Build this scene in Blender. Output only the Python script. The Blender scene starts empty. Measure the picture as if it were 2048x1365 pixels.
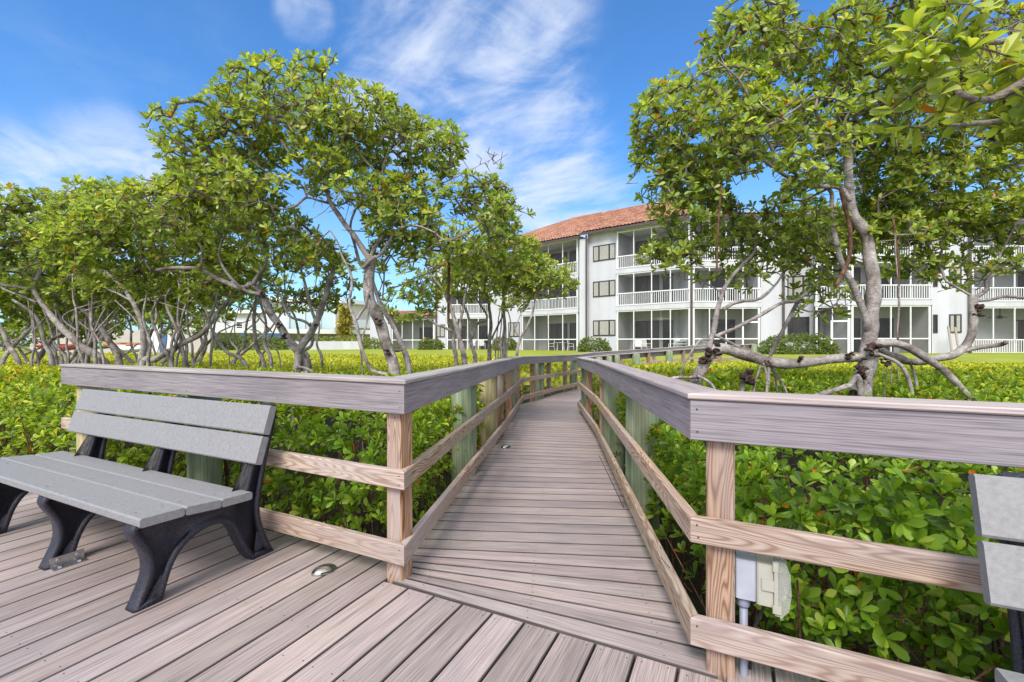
import bpy, bmesh, math, random
import numpy as np
from mathutils import Vector, Matrix, noise as mnoise
random.seed(7); RNG = np.random.default_rng(11)
F, H0, CX, HC = 920.0, 685.0, 1024.0, 1.263      # lens in photo pixels, eye line, centre, eye height (m)
def P(px, py, Y): return Vector(((px-CX)*Y/F, Y, HC-(py-H0)*Y/F))
def GX(px, Y): return (px-CX)*Y/F
scene = bpy.context.scene
COL = scene.collection
V = Vector
# ------------------------------------------------------------------ materials
def mat(name, rough=0.6, spec=0.3):
    m = bpy.data.materials.new(name); m.use_nodes = True
    b = m.node_tree.nodes['Principled BSDF']
    b.inputs['Roughness'].default_value = rough
    b.inputs['Specular IOR Level'].default_value = spec
    return m, m.node_tree, b
def nd(t, typ, **kw):
    n = t.nodes.new(typ)
    for k, v in kw.items(): setattr(n, k, v)
    return n
def ramp(t, fac, stops):
    r = nd(t, 'ShaderNodeValToRGB'); e = r.color_ramp.elements
    while len(e) < len(stops): e.new(0.5)
    for el, (p, c) in zip(e, stops): el.position = p; el.color = (*c, 1)
    t.links.new(fac, r.inputs[0]); return r.outputs[0]
def mixc(t, mode, fac, a, b):
    n = nd(t, 'ShaderNodeMix', data_type='RGBA', blend_type=mode)
    for s, v in ((0, fac), (6, a), (7, b)):
        if hasattr(v, 'links') or isinstance(v, bpy.types.NodeSocket): t.links.new(v, n.inputs[s])
        elif s == 0: n.inputs[0].default_value = v
        else: n.inputs[s].default_value = (*v, 1)
    return n.outputs[2]
def noise(t, vec, scale, detail=3, rough=.55, dist=0):
    n = nd(t, 'ShaderNodeTexNoise'); n.inputs['Scale'].default_value = scale
    n.inputs['Detail'].default_value = detail; n.inputs['Roughness'].default_value = rough
    n.inputs['Distortion'].default_value = dist
    if vec is not None: t.links.new(vec, n.inputs['Vector'])
    return n.outputs['Fac']
def mapping(t, vec, scale=(1,1,1), loc=(0,0,0)):
    n = nd(t, 'ShaderNodeMapping'); n.inputs['Scale'].default_value = scale; n.inputs['Location'].default_value = loc
    t.links.new(vec, n.inputs['Vector']); return n.outputs[0]
def coord(t, which): return nd(t, 'ShaderNodeTexCoord').outputs[which]
def bump(t, b, h, strength, dist=.01):
    n = nd(t, 'ShaderNodeBump'); n.inputs['Strength'].default_value = strength; n.inputs['Distance'].default_value = dist
    t.links.new(h, n.inputs['Height']); t.links.new(n.outputs[0], b.inputs['Normal'])
def attr(t, name): return nd(t, 'ShaderNodeAttribute', attribute_name=name)

def m_plain(name, c, rough=.6, spec=.3, var=.12, scale=6, metal=0, bmp=0):
    m, t, b = mat(name, rough, spec)
    o = coord(t, 'Object'); f = noise(t, o, scale, 5)
    lo = tuple(x*(1-var) for x in c); hi = tuple(min(1, x*(1+var)) for x in c)
    t.links.new(ramp(t, f, [(.3, lo), (.7, hi)]), b.inputs['Base Color'])
    b.inputs['Metallic'].default_value = metal
    if bmp: bump(t, b, noise(t, o, scale*6, 4), bmp, .01)
    return m
def m_composite(name, c1, c2, c3, streak=1.0):
    # capped composite lumber: long fine streaks along the board (UV u = metres along it)
    m, t, b = mat(name, .52, .35)
    uv = coord(t, 'UV')
    f1 = noise(t, mapping(t, uv, (1.6, 60, 1)), 1.0, 5, .65)
    f2 = noise(t, mapping(t, uv, (.55, 9, 1)), 1.0, 3, .5)
    f3 = noise(t, mapping(t, uv, (3.5, 210, 1)), 1.0, 2, .6)
    base = ramp(t, f1, [(.25, c1), (.5, c2), (.78, c3)])
    dark = ramp(t, f2, [(.32, tuple(x*.52 for x in c2)), (.50, c2)])
    c = mixc(t, 'MIX', .45, base, dark)
    fine = ramp(t, f3, [(.34, (.46, .45, .47)), (.58, (1.10, 1.10, 1.10))])
    c = mixc(t, 'MULTIPLY', .75*streak, c, fine)
    stn = ramp(t, noise(t, coord(t, 'Object'), 1.3, 4), [(.3, (.86, .85, .86)), (.6, (1.06, 1.05, 1.03))])
    c = mixc(t, 'MULTIPLY', .8, c, stn)
    pb = attr(t, 'tone')
    c = mixc(t, 'MULTIPLY', 1.0, c, pb.outputs['Color'])
    t.links.new(c, b.inputs['Base Color'])
    bump(t, b, f3, .35, .002)
    return m
def m_pine(name, c1, c2, c3):
    # weathered treated pine: growth rings stretched along the board, knots, grey weathering
    m, t, b = mat(name, .8, .2)
    uv = coord(t, 'UV')
    mp = mapping(t, uv, (.85, 8.0, 1))
    w = nd(t, 'ShaderNodeTexNoise'); w.inputs['Scale'].default_value = 1.0; w.inputs['Detail'].default_value = 2
    t.links.new(mp, w.inputs['Vector'])
    mm = nd(t, 'ShaderNodeMath', operation='MULTIPLY'); mm.inputs[1].default_value = 150
    t.links.new(w.outputs['Fac'], mm.inputs[0])
    sn = nd(t, 'ShaderNodeMath', operation='SINE'); t.links.new(mm.outputs[0], sn.inputs[0])
    ring = nd(t, 'ShaderNodeMapRange'); ring.inputs[1].default_value = -1; ring.inputs[2].default_value = 1
    t.links.new(sn.outputs[0], ring.inputs[0])
    rc = ramp(t, ring.outputs[0], [(.0, c1), (.30, c2), (.95, c3)])
    fib = noise(t, mapping(t, uv, (3, 130, 1)), 1, 3, .6)
    c = mixc(t, 'MULTIPLY', .8, rc, ramp(t, fib, [(.35, (.7, .68, .68)), (.6, (1.08, 1.08, 1.08))]))
    g = noise(t, mapping(t, uv, (.8, 3, 1), (7, 3, 0)), 1, 4)
    c = mixc(t, 'MIX', ramp(t, g, [(.40, (0, 0, 0)), (.70, (.75, .75, .75))]), c, (.40, .34, .335))
    vor = nd(t, 'ShaderNodeTexVoronoi'); vor.inputs['Scale'].default_value = 1
    t.links.new(mapping(t, uv, (1.6, 7.5, 1), (3.3, 1.7, 0)), vor.inputs['Vector'])
    c = mixc(t, 'MIX', ramp(t, vor.outputs['Distance'], [(.045, (.9, .9, .9)), (.085, (0, 0, 0))]), c, (.16, .06, .018))
    c = mixc(t, 'MULTIPLY', 1.0, c, attr(t, 'tone').outputs['Color'])
    t.links.new(c, b.inputs['Base Color'])
    bump(t, b, ring.outputs[0], .25, .002)
    return m
def m_pile(name):
    m, t, b = mat(name, .8, .2)
    o = coord(t, 'UV')
    f = noise(t, mapping(t, o, (.9, 7, 1)), 1, 4)
    f2 = noise(t, mapping(t, o, (2.5, 70, 1)), 1, 3)
    c = ramp(t, f, [(.28, (.10, .115, .08)), (.45, (.23, .255, .175)), (.60, (.34, .34, .235)), (.75, (.40, .32, .20))])
    c = mixc(t, 'MULTIPLY', .7, c, ramp(t, f2, [(.38, (.62, .62, .62)), (.6, (1.1, 1.1, 1.1))]))
    c = mixc(t, 'MULTIPLY', 1.0, c, attr(t, 'tone').outputs['Color'])
    t.links.new(c, b.inputs['Base Color']); bump(t, b, f2, .4, .004)
    return m
def m_leaf(name, rough=.38, trans=.28):
    m, t, b = mat(name, rough, .5)
    a = attr(t, 'Col').outputs['Color']
    t.links.new(a, b.inputs['Base Color'])
    tr = nd(t, 'ShaderNodeBsdfTranslucent')
    yel = mixc(t, 'MULTIPLY', 1.0, a, (1.5, 1.35, .5)); t.links.new(yel, tr.inputs['Color'])
    mx = nd(t, 'ShaderNodeMixShader'); mx.inputs[0].default_value = trans
    out = t.nodes['Material Output']
    t.links.new(b.outputs[0], mx.inputs[1]); t.links.new(tr.outputs[0], mx.inputs[2]); t.links.new(mx.outputs[0], out.inputs[0])
    return m
def m_bark(name, c1, c2, c3, scale=9):
    m, t, b = mat(name, .85, .15)
    o = coord(t, 'Object')
    f = noise(t, o, scale, 6, .62); g = noise(t, mapping(t, o, (1, 1, 3)), scale*4, 3)
    c = ramp(t, f, [(.3, c1), (.5, c2), (.72, c3)])
    c = mixc(t, 'MULTIPLY', .7, c, ramp(t, g, [(.35, (.62, .6, .58)), (.55, (1.08, 1.08, 1.08))]))
    lch = noise(t, mapping(t, o, (1, 1, 1), (5, 5, 5)), scale*1.7, 5, .7)
    c = mixc(t, 'MIX', ramp(t, lch, [(.56, (0, 0, 0)), (.66, (.55, .55, .55))]), c, tuple(min(.75, x*1.35) for x in c3))
    blt = noise(t, mapping(t, o, (1, 1, 1), (1, 9, 3)), scale*.45, 4, .6)
    c = mixc(t, 'MULTIPLY', .9, c, ramp(t, blt, [(.36, (.52, .48, .46)), (.56, (1.05, 1.05, 1.05))]))
    t.links.new(c, b.inputs['Base Color']); bump(t, b, g, .8, .012)
    return m
M = {}
M['plank'] = m_composite('deck_composite', (.225, .177, .163), (.395, .326, .308), (.505, .428, .398))
M['cap'] = m_composite('cap_composite', (.34, .29, .28), (.46, .40, .38), (.55, .485, .46), .8)
M['fascia'] = m_composite('fascia_composite', (.19, .165, .178), (.32, .28, .295), (.41, .365, .38), 1.0)
M['pine'] = m_pine('weathered_pine', (.27, .16, .10), (.40, .285, .205), (.50, .385, .30))
M['post'] = m_pine('post_pine', (.18, .080, .036), (.355, .20, .11), (.46, .30, .19))
M['pile'] = m_pile('treated_pile')
M['slat'] = m_plain('grey_recycled_plastic', (.245, .238, .240), .5, .4, .14, 60, bmp=.25)
def m_black():
    m, t, b = mat('black_recycled_plastic', .45, .5)
    o = coord(t, 'Object'); f = noise(t, o, 260, 2, .7); g = noise(t, o, 7, 4)
    c = ramp(t, f, [(.44, (.007, .007, .012)), (.58, (.018, .018, .03)), (.70, (.13, .11, .18))])
    t.links.new(mixc(t, 'ADD', .5, c, ramp(t, g, [(.4, (0, 0, 0)), (.75, (.02, .021, .026))])), b.inputs['Base Color'])
    bump(t, b, f, .5, .003); return m
M['black'] = m_black()
M['steel'] = m_plain('galvanised_steel', (.55, .55, .56), .35, .5, .12, 30, 1)
M['chrome'] = m_plain('polished_metal', (.42, .40, .35), .26, .5, .2, 20, 1)
M['greypvc'] = m_plain('grey_pvc', (.24, .255, .33), .45, .4, .08, 12)
M['lightbox'] = m_plain('painted_box_metal', (.37, .38, .44), .45, .4, .12, 12)
M['beigepl'] = m_plain('beige_plastic', (.40, .385, .325), .45, .4, .08, 12)
M['screw'] = m_plain('screw_heads', (.03, .024, .02), .5, .4, .1)
def m_stucco():
    m, t, b = mat('white_stucco', .85, .2)
    o = coord(t, 'Object'); f = noise(t, mapping(t, o, (1.6, 1.6, .12)), 1, 5, .6); g = noise(t, o, .5, 4)
    c = ramp(t, f, [(.3, (.50, .495, .52)), (.55, (.555, .555, .595)), (.8, (.58, .58, .615))])
    t.links.new(mixc(t, 'MULTIPLY', .6, c, ramp(t, g, [(.3, (.88, .88, .88)), (.6, (1.03, 1.03, 1.03))])), b.inputs['Base Color'])
    bump(t, b, noise(t, o, 12, 4), .15, .01); return m
M['white'] = m_stucco()
M['whitemetal'] = m_plain('white_aluminium', (.80, .80, .80), .45, .4, .03)
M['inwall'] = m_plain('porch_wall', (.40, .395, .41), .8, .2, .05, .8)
M['bronze'] = m_plain('dark_bronze', (.035, .03, .03), .4, .5, .1)
M['down'] = m_plain('brown_downspout', (.085, .06, .06), .5, .4, .1)
M['shutter'] = m_plain('cream_shutter', (.40, .385, .35), .6, .3, .12)
M['tan'] = m_plain('tan_stucco', (.50, .46, .41), .8, .2, .06, 1)
M['turq'] = m_plain('pale_turquoise_stucco', (.42, .54, .54), .8, .2, .06, .6)
M['cream'] = m_plain('cream_stucco', (.72, .66, .56), .8, .2, .06, .6)
M['red'] = m_plain('red_plastic', (.55, .05, .03), .35, .5, .1)
M['orange'] = m_plain('orange_plastic', (.48, .14, .04), .35, .5, .1)
M['greenpl'] = m_plain('green_plastic', (.12, .40, .16), .35, .5, .1)
M['bluepl'] = m_plain('blue_plastic', (.05, .10, .24), .35, .5, .1)
M['stakewood'] = m_plain('pale_wood', (.34, .285, .225), .8, .2, .15, 8)
M['leaf'] = m_leaf('mangrove_leaf', .36, .48)
M['leaf2'] = m_leaf('shrub_leaf', .45, .25)
M['bark'] = m_bark('mangrove_bark', (.16, .135, .125), (.34, .30, .285), (.50, .46, .44))
M['twig'] = m_bark('twig_bark', (.14, .11, .09), (.27, .225, .20), (.40, .355, .33), 14)
M['root'] = m_bark('root_bark', (.07, .035, .025), (.15, .075, .05), (.26, .16, .11), 14)
M['burl'] = m_bark('burl_bark', (.03, .018, .014), (.075, .045, .036), (.19, .14, .12), 26)
M['palmtrunk'] = m_bark('palm_bark', (.14, .10, .06), (.24, .18, .11), (.34, .27, .18), 8)
def m_tile():
    m, t, b = mat('terracotta_tile', .75, .25)
    uv = coord(t, 'UV')
    wn = nd(t, 'ShaderNodeTexWhiteNoise', noise_dimensions='2D')
    fl = nd(t, 'ShaderNodeVectorMath', operation='FLOOR'); t.links.new(uv, fl.inputs[0]); t.links.new(fl.outputs[0], wn.inputs[0])
    c = ramp(t, wn.outputs['Value'], [(0, (.30, .145, .095)), (.5, (.41, .205, .135)), (1, (.50, .285, .20))])
    st = ramp(t, noise(t, coord(t, 'Object'), 1.1, 5), [(.3, (.75, .72, .7)), (.65, (1.1, 1.08, 1.06))])
    t.links.new(mixc(t, 'MULTIPLY', .9, c, st), b.inputs['Base Color'])
    return m
M['tile'] = m_tile()
def m_glass():
    m, t, b = mat('dark_glass', .10, .2)
    f = noise(t, coord(t, 'Object'), .9, 3)
    t.links.new(ramp(t, f, [(.3, (.018, .022, .026)), (.7, (.06, .055, .055))]), b.inputs['Base Color'])
    return m
M['glass'] = m_glass()
def m_curtain():
    m, t, b = mat('curtained_glass', .2, .2)
    w = nd(t, 'ShaderNodeTexWave', wave_type='BANDS', bands_direction='X'); w.inputs['Scale'].default_value = 4; w.inputs['Distortion'].default_value = .6
    t.links.new(mapping(t, coord(t, 'UV'), (1, .05, 1)), w.inputs['Vector'])
    t.links.new(ramp(t, w.outputs['Fac'], [(.2, (.05, .042, .042)), (.6, (.10, .082, .078)), (.9, (.15, .125, .115))]), b.inputs['Base Color'])
    return m
M['curtain'] = m_curtain()
def m_screen():
    m, t, b = mat('insect_screen', .8, .1)
    b.inputs['Base Color'].default_value = (.13, .13, .15, 1)
    tr = nd(t, 'ShaderNodeBsdfTransparent'); mx = nd(t, 'ShaderNodeMixShader'); mx.inputs[0].default_value = .13
    t.links.new(tr.outputs[0], mx.inputs[1]); t.links.new(b.outputs[0], mx.inputs[2])
    t.links.new(mx.outputs[0], t.nodes['Material Output'].inputs[0]); return m
M['screen'] = m_screen()
def m_clear():
    m, t, b = mat('clear_polycarbonate', .08, .5)
    b.inputs['Base Color'].default_value = (.72, .72, .68, 1)
    tr = nd(t, 'ShaderNodeBsdfTransparent'); mx = nd(t, 'ShaderNodeMixShader'); mx.inputs[0].default_value = .28
    t.links.new(tr.outputs[0], mx.inputs[1]); t.links.new(b.outputs[0], mx.inputs[2])
    t.links.new(mx.outputs[0], t.nodes['Material Output'].inputs[0]); return m
M['clear'] = m_clear()
def m_mud():
    m, t, b = mat('wet_mud', .7, .12)
    o = coord(t, 'Object'); f = noise(t, o, 3.2, 7, .65)
    t.links.new(ramp(t, f, [(.3, (.008, .008, .005)), (.5, (.025, .024, .014)), (.62, (.03, .032, .018)), (.80, (.07, .07, .055))]), b.inputs['Base Color'])
    bump(t, b, noise(t, o, 14, 5), .8, .03); return m
M['mud'] = m_mud()
def m_lawn():
    m, t, b = mat('lawn_grass', .8, .2)
    o = coord(t, 'Object'); f = noise(t, o, .35, 4); g = noise(t, mapping(t, o, (1, 1, 1)), 16, 4)
    c = ramp(t, f, [(.3, (.24, .29, .03)), (.7, (.38, .40, .055))])
    c = mixc(t, 'MULTIPLY', .8, c, ramp(t, g, [(.3, (.55, .6, .5)), (.65, (1.1, 1.1, 1))]))
    t.links.new(c, b.inputs['Base Color']); bump(t, b, g, .8, .05); return m
M['lawn'] = m_lawn()
# ------------------------------------------------------------------ objects, tags
def tag(o, label=None, cat=None, group=None, kind=None):
    for k, v in (('label', label), ('category', cat), ('group', group), ('kind', kind)):
        if v: o[k] = v
    return o
def empty(name, loc, label=None, cat=None, group=None):
    o = bpy.data.objects.new(name, None); COL.objects.link(o); o.location = loc
    o.empty_display_size = .2
    return tag(o, label, cat, group)
def put(name, me, parent=None):
    o = bpy.data.objects.new(name, me); COL.objects.link(o)
    if parent is not None:
        o.parent = parent
        w = V((0, 0, 0)); p = parent
        while p is not None: w += p.location; p = p.parent
        o.location = -w if parent.parent is None else V((0, 0, 0))
        if parent.parent is not None: o.location = V((0, 0, 0))
    return o
# meshes are written in world metres; a child of an Empty is shifted back by the Empty's location,
# and a sub-part (child of such a part) keeps location 0 because its parent carries the shift.
class MB:
    def __init__(s): s.v = []; s.f = []; s.uv = []; s.m = []; s.t = []
    def face(s, idx, uvs=None, mi=0, tone=1.0):
        s.f.append(tuple(idx)); s.m.append(mi); s.t.append(tone)
        s.uv.extend(uvs if uvs else [(0, 0)]*len(idx))
    def beam(s, A, B, w, h, up=(0, 0, 1), ch=.004, ca=None, cb=None, mi=0, tone=1.0):
        """chamfered bar from A to B (centre line); w sideways, h along up; ca/cb cut-plane normals"""
        A, B = V(A), V(B); ax = (B-A).normalized(); up = V(up)
        side = ax.cross(up).normalized(); up2 = side.cross(ax).normalized()
        c = min(ch, w*.4, h*.4); W, Hh = w/2, h/2
        prof = [(-W+c, -Hh), (W-c, -Hh), (W, -Hh+c), (W, Hh-c), (W-c, Hh), (-W+c, Hh), (-W, Hh-c), (-W, -Hh+c)] if c > 0 else [(-W, -Hh), (W, -Hh), (W, Hh), (-W, Hh)]
        n = len(prof); b = len(s.v); L = (B-A).length
        per = [0.0]
        for k in range(n): per.append(per[-1]+math.dist(prof[k], prof[(k+1) % n]))
        for (Q, cut, base) in ((A, ca, 0), (B, cb, L)):
            for (x, z) in prof:
                p = Q+side*x+up2*z
                if cut is not None:
                    cn = V(cut); d = (Q-p).dot(cn)/ax.dot(cn); p = p+ax*d
                s.v.append(p)
        u0, v0 = random.uniform(0, 50), random.uniform(0, 50)
        for k in range(n):
            j = (k+1) % n
            s.face((b+k, b+j, b+n+j, b+n+k), [(u0, v0+per[k]), (u0, v0+per[k+1]), (u0+L, v0+per[k+1]), (u0+L, v0+per[k])], mi, tone)
        s.face(tuple(b+k for k in reversed(range(n))), [(u0+prof[k][1]*.3, v0+prof[k][0]) for k in reversed(range(n))], mi, tone)
        s.face(tuple(b+n+k for k in range(n)), [(u0+prof[k][1]*.3, v0+prof[k][0]) for k in range(n)], mi, tone)
    def box(s, fr, a, b, mi=0, ch=0):
        """box in a frame fr=(origin, ex, ey) between local corners a and b"""
        O, ex, ey = fr; (x0, y0, z0), (x1, y1, z1) = a, b
        mid = O+ex*((x0+x1)/2)+ey*((y0+y1)/2)
        s.beam(mid+V((0, 0, z0)), mid+V((0, 0, z1)), abs(x1-x0), abs(y1-y0), up=ey, ch=ch, mi=mi)
    def plank(s, a0, a1, b1, b0, ztop, th, ch=.006, tone=1.0, rise=(0, 0, 0, 0)):
        """deck board from quad a0-a1 (near edge) b0-b1 (far edge), chamfered top"""
        q = [V((p[0], p[1], 0)) for p in (a0, a1, b1, b0)]; c = sum(q, V())/4
        zs = [ztop+r for r in rise]; b = len(s.v)
        ins = []
        for k in range(4):
            e1 = (q[(k+1) % 4]-q[k]).normalized(); e2 = (q[k-1]-q[k]).normalized()
            ins.append(q[k]+(e1+e2)*ch)
        for k in range(4): s.v.append(q[k]+V((0, 0, zs[k]-th)))
        for k in range(4): s.v.append(q[k]+V((0, 0, zs[k]-ch*.8)))
        for k in range(4): s.v.append(ins[k]+V((0, 0, zs[k])))
        ax = ((q[1]-q[0])+(q[2]-q[3])).normalized(); ay = V((-ax.y, ax.x, 0)); u0, v0 = random.uniform(0, 60), random.uniform(0, 60)
        def uvw(i): p = s.v[i]; d = p-c; return (u0+d.dot(ax), v0+d.dot(ay)+(p.z-ztop)*.7)
        F_ = [(b+8, b+9, b+10, b+11)]
        for k in range(4):
            j = (k+1) % 4; F_.append((b+4+k, b+4+j, b+8+j, b+8+k)); F_.append((b+k, b+j, b+4+j, b+4+k))
        for q_, f in enumerate(F_): s.face(f, [uvw(i) for i in f], 0, tone if q_ == 0 else tuple(x*.30 for x in (tone if hasattr(tone, '__len__') else (tone,)*3)))   # sides and chamfers darkened: gap shade painted into the board tone
    def tube(s, pts, rad, n=8, mi=0, cap=True, wob=0, tone=1.0):
        pts = [V(p) for p in pts]; m = len(pts); b = len(s.v)
        ref = V((.31, .95, .12)); u0, v0 = random.uniform(0, 40), random.uniform(0, 40); L = 0
        prev = None
        for k in range(m):
            d = (pts[min(k+1, m-1)]-pts[max(k-1, 0)])
            if d.length < 1e-9: d = V((0, 0, 1))
            d.normalize()
            if prev is None: x = d.cross(ref); x = x.normalized() if x.length > .05 else d.cross(V((1, 0, 0))).normalized()
            else: x = (prev-d*prev.dot(d)).normalized()
            prev = x; y = d.cross(x); r = rad[k] if hasattr(rad, '__len__') else rad
            for j in range(n):
                a = 2*math.pi*j/n
                rr = r*(1+wob*mnoise.noise(V((pts[k].x*5+math.cos(a)*.9, pts[k].y*5+math.sin(a)*.9, pts[k].z*5)))) if wob else r
                s.v.append(pts[k]+x*(math.cos(a)*rr)+y*(math.sin(a)*rr))
        for k in range(m-1):
            l = (pts[k+1]-pts[k]).length; r = rad[k] if hasattr(rad, '__len__') else rad
            for j in range(n):
                i = (j+1) % n; w = 2*math.pi*r/n
                s.face((b+k*n+j, b+k*n+i, b+(k+1)*n+i, b+(k+1)*n+j), [(u0+L, v0+j*w), (u0+L, v0+(j+1)*w), (u0+L+l, v0+(j+1)*w), (u0+L+l, v0+j*w)], mi, tone)
            L += l
        if cap:
            s.face(tuple(b+j for j in reversed(range(n))), None, mi, tone); s.face(tuple(b+(m-1)*n+j for j in range(n)), None, mi, tone)
    def disc(s, c, r, n=6, mi=0, up=(0, 0, 1)):
        up = V(up).normalized(); x = up.orthogonal().normalized(); y = up.cross(x); b = len(s.v)
        for k in range(n): a = 2*math.pi*k/n; s.v.append(V(c)+x*math.cos(a)*r+y*math.sin(a)*r)
        s.face(tuple(range(b, b+n)), None, mi)
    def extrude(s, prof, to3, mi=0):
        """closed 2-D outline with two depth layers; to3(p, layer)"""
        n = len(prof); b = len(s.v)
        for l in (0, 1):
            for p in prof: s.v.append(to3(p, l))
        for k in range(n): j = (k+1) % n; s.face((b+k, b+j, b+n+j, b+n+k), None, mi)
        s.face(tuple(b+k for k in reversed(range(n))), None, mi); s.face(tuple(b+n+k for k in range(n)), None, mi)
    def blob(s, c, r, mi=0, squash=(1, 1, 1), seed=0, rough=.35, nu=8, nv=6):
        b = len(s.v); c = V(c)
        for i in range(nv+1):
            th = math.pi*i/nv
            for j in range(nu):
                ph = 2*math.pi*j/nu; d = V((math.sin(th)*math.cos(ph), math.sin(th)*math.sin(ph), math.cos(th)))
                k = 1+rough*mnoise.noise(d*2.3+V((seed*3.1, seed, 0)))*1.6
                s.v.append(c+V((d.x*r*k*squash[0], d.y*r*k*squash[1], d.z*r*k*squash[2])))
        for i in range(nv):
            for j in range(nu):
                jj = (j+1) % nu; s.face((b+i*nu+j, b+(i+1)*nu+j, b+(i+1)*nu+jj, b+i*nu+jj), None, mi)
    def mesh(s, name, mats, smooth=False):
        me = bpy.data.meshes.new(name); me.from_pydata([tuple(v) for v in s.v], [], s.f)
        for m in (mats if isinstance(mats, (list, tuple)) else [mats]): me.materials.append(m)
        if s.f:
            me.polygons.foreach_set('material_index', s.m)
            uvl = me.uv_layers.new(name='UVMap'); uvl.data.foreach_set('uv', np.array(s.uv, dtype=np.float32).ravel())
            a = me.attributes.new('tone', 'FLOAT_COLOR', 'FACE')
            t = np.array([x if hasattr(x, '__len__') else (x, x, x) for x in s.t], dtype=np.float32)
            a.data.foreach_set('color', np.hstack([t, np.ones((len(t), 1), np.float32)]).ravel())
            if smooth: me.polygons.foreach_set('use_smooth', [True]*len(s.f))
        me.update(); return me
    def build(s, name, mats, parent=None, smooth=False): return put(name, s.mesh(name, mats, smooth), parent)
# ------------------------------------------------------------------ deck, boardwalk, railings
Ud = V((.899, -.438, 0)); Nd = V((.438, .899, 0))        # along the deck edge, out over the mangroves
L0 = V((-.5515, 2.36, 0)); R0 = V((.678, 1.7525, 0))
LEFT = [V((-4.0, 4.08, 0)), L0, V((-.07, 6.5, -.05)), V((.25, 10.0, -.11)), V((1.155, 12.4, -.17)), V((2.1, 14.2, -.18)), V((2.75, 15.5, -.15)), V((6.3, 18.1, 0)), V((9.2, 20.2, .13))]
RIGHT = [V((2.75, .745, 0)), R0, V((1.1, 6.1, -.05)), V((1.28, 9.0, -.1)), V((3.17, 14.2, -.17)), V((7.1, 17.0, 0)), V((9.9, 19.0, .13))]
def xy(v): return V((v.x, v.y, 0))
def offset_poly(pts, d, left):
    """offset a polyline sideways by d (mitred)"""
    out = []
    for k, p in enumerate(pts):
        ns = []
        for a, b in ((k-1, k), (k, k+1)):
            if a >= 0 and b < len(pts):
                t = xy(pts[b]-pts[a]).normalized(); ns.append(V((-t.y, t.x, 0)) if left else V((t.y, -t.x, 0)))
        n = sum(ns, V()).normalized(); out.append(p+n*(d/max(.3, n.dot(ns[0]))))
    return out
def cuts(pts, k):
    a = xy(pts[k+1]-pts[k]).normalized()
    ca = (a+xy(pts[k]-pts[k-1]).normalized()).normalized() if k > 0 else a
    cb = (a+xy(pts[k+2]-pts[k+1]).normalized()).normalized() if k+2 < len(pts) else a
    return ca, cb
def strip(mb, poly, left, d0, d1, z0, z1, rng, ch=.004, gap=.0015, tones=None):
    c = offset_poly(poly, (d0+d1)/2, left)
    for k in rng:
        ca, cb = cuts(c, k); A = c[k]+V((0, 0, (z0+z1)/2)); B = c[k+1]+V((0, 0, (z0+z1)/2)); ax = (B-A).normalized()
        q_ = random.uniform(.84, 1.1); mb.beam(A+ax*gap, B-ax*gap, abs(d1-d0), z1-z0, ch=ch, ca=ca, cb=cb, tone=(q_*random.uniform(.98, 1.05), q_, q_*random.uniform(.93, 1.03)))
def screws_on(mb, poly, left, z, d, rng, step=.6):
    c = offset_poly(poly, d, left)
    for k in rng:
        A, B = c[k], c[k+1]; L = (B-A).length; n = max(2, int(L/step)+1)
        ax = xy(B-A).normalized(); nrm = V((ax.y, -ax.x, 0)) if left else V((-ax.y, ax.x, 0))
        for i in range(n):
            p = A+(B-A)*((.03+(L-.06)*i/(n-1))/L)
            for zz in z: mb.disc(p+V((random.uniform(-.006, .006), 0, zz))+nrm*.0012, .0036, 6, 1, nrm)
def poly_at(poly, seg, dist, d, left):
    a = xy(poly[seg+1]-poly[seg]); L = a.length; a.normalize(); n = V((-a.y, a.x, 0)) if left else V((a.y, -a.x, 0))
    p = poly[seg]+(poly[seg+1]-poly[seg])*(dist/L); return p+n*d, a, n
def railing(name, label, poly, left, rng, posts, piles):
    root = empty(name, poly[rng[0]], label, 'railing')
    cap = MB(); strip(cap, poly, left, -.012, .155, 1.047, 1.070, rng, .005); cap.build('cap_board', M['cap'], root)
    fa = MB(); strip(fa, poly, left, .0, .025, .892, 1.0455, rng, .003); screws_on(fa, poly, left, (.925, 1.01), 0, rng, .9); fa.build('fascia_board', [M['fascia'], M['screw']], root)
    for z0, z1 in ((.50, .597), (.108, .215)):
        r = MB(); strip(r, poly, left, .0, .040, z0, z1, rng, .005, .002); screws_on(r, poly, left, (z0+.025, z1-.025), 0, rng, .8); r.build('rail', [M['pine'], M['screw']], root)
    for seg, dist in posts:
        p, a, n = poly_at(poly, seg, dist, .042+.05, left)
        mb = MB(); mb.beam(p+V((0, 0, -.75)), p+V((0, 0, 1.045)), .1, .1, up=n, ch=.006, tone=random.uniform(.9, 1.0)); mb.build('post', M['post'], root)
    for seg, dist, r, top, tn in piles:
        p, a, n = poly_at(poly, seg, dist, .044+r, left)
        mb = MB(); rr = [r*1.03, r, r*.99, r*.97, r*.8]; zz = [-.9, 0, .5, top-.02, top]
        mb.tube([p+V((0, 0, z)) for z in zz], rr, 20, wob=.05, tone=tn); mb.build('piling', M['pile'], root, True)
    return root
GRN, TANP = (.95, 1.05, .95), (1.35, 1.1, .85)
railing('deck_railing', 'long low railing behind the whole bench on the left of the deck', LEFT, True, [0], [(0, 3.745)], [(0, 1.87, .11, 1.04, GRN)])
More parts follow.
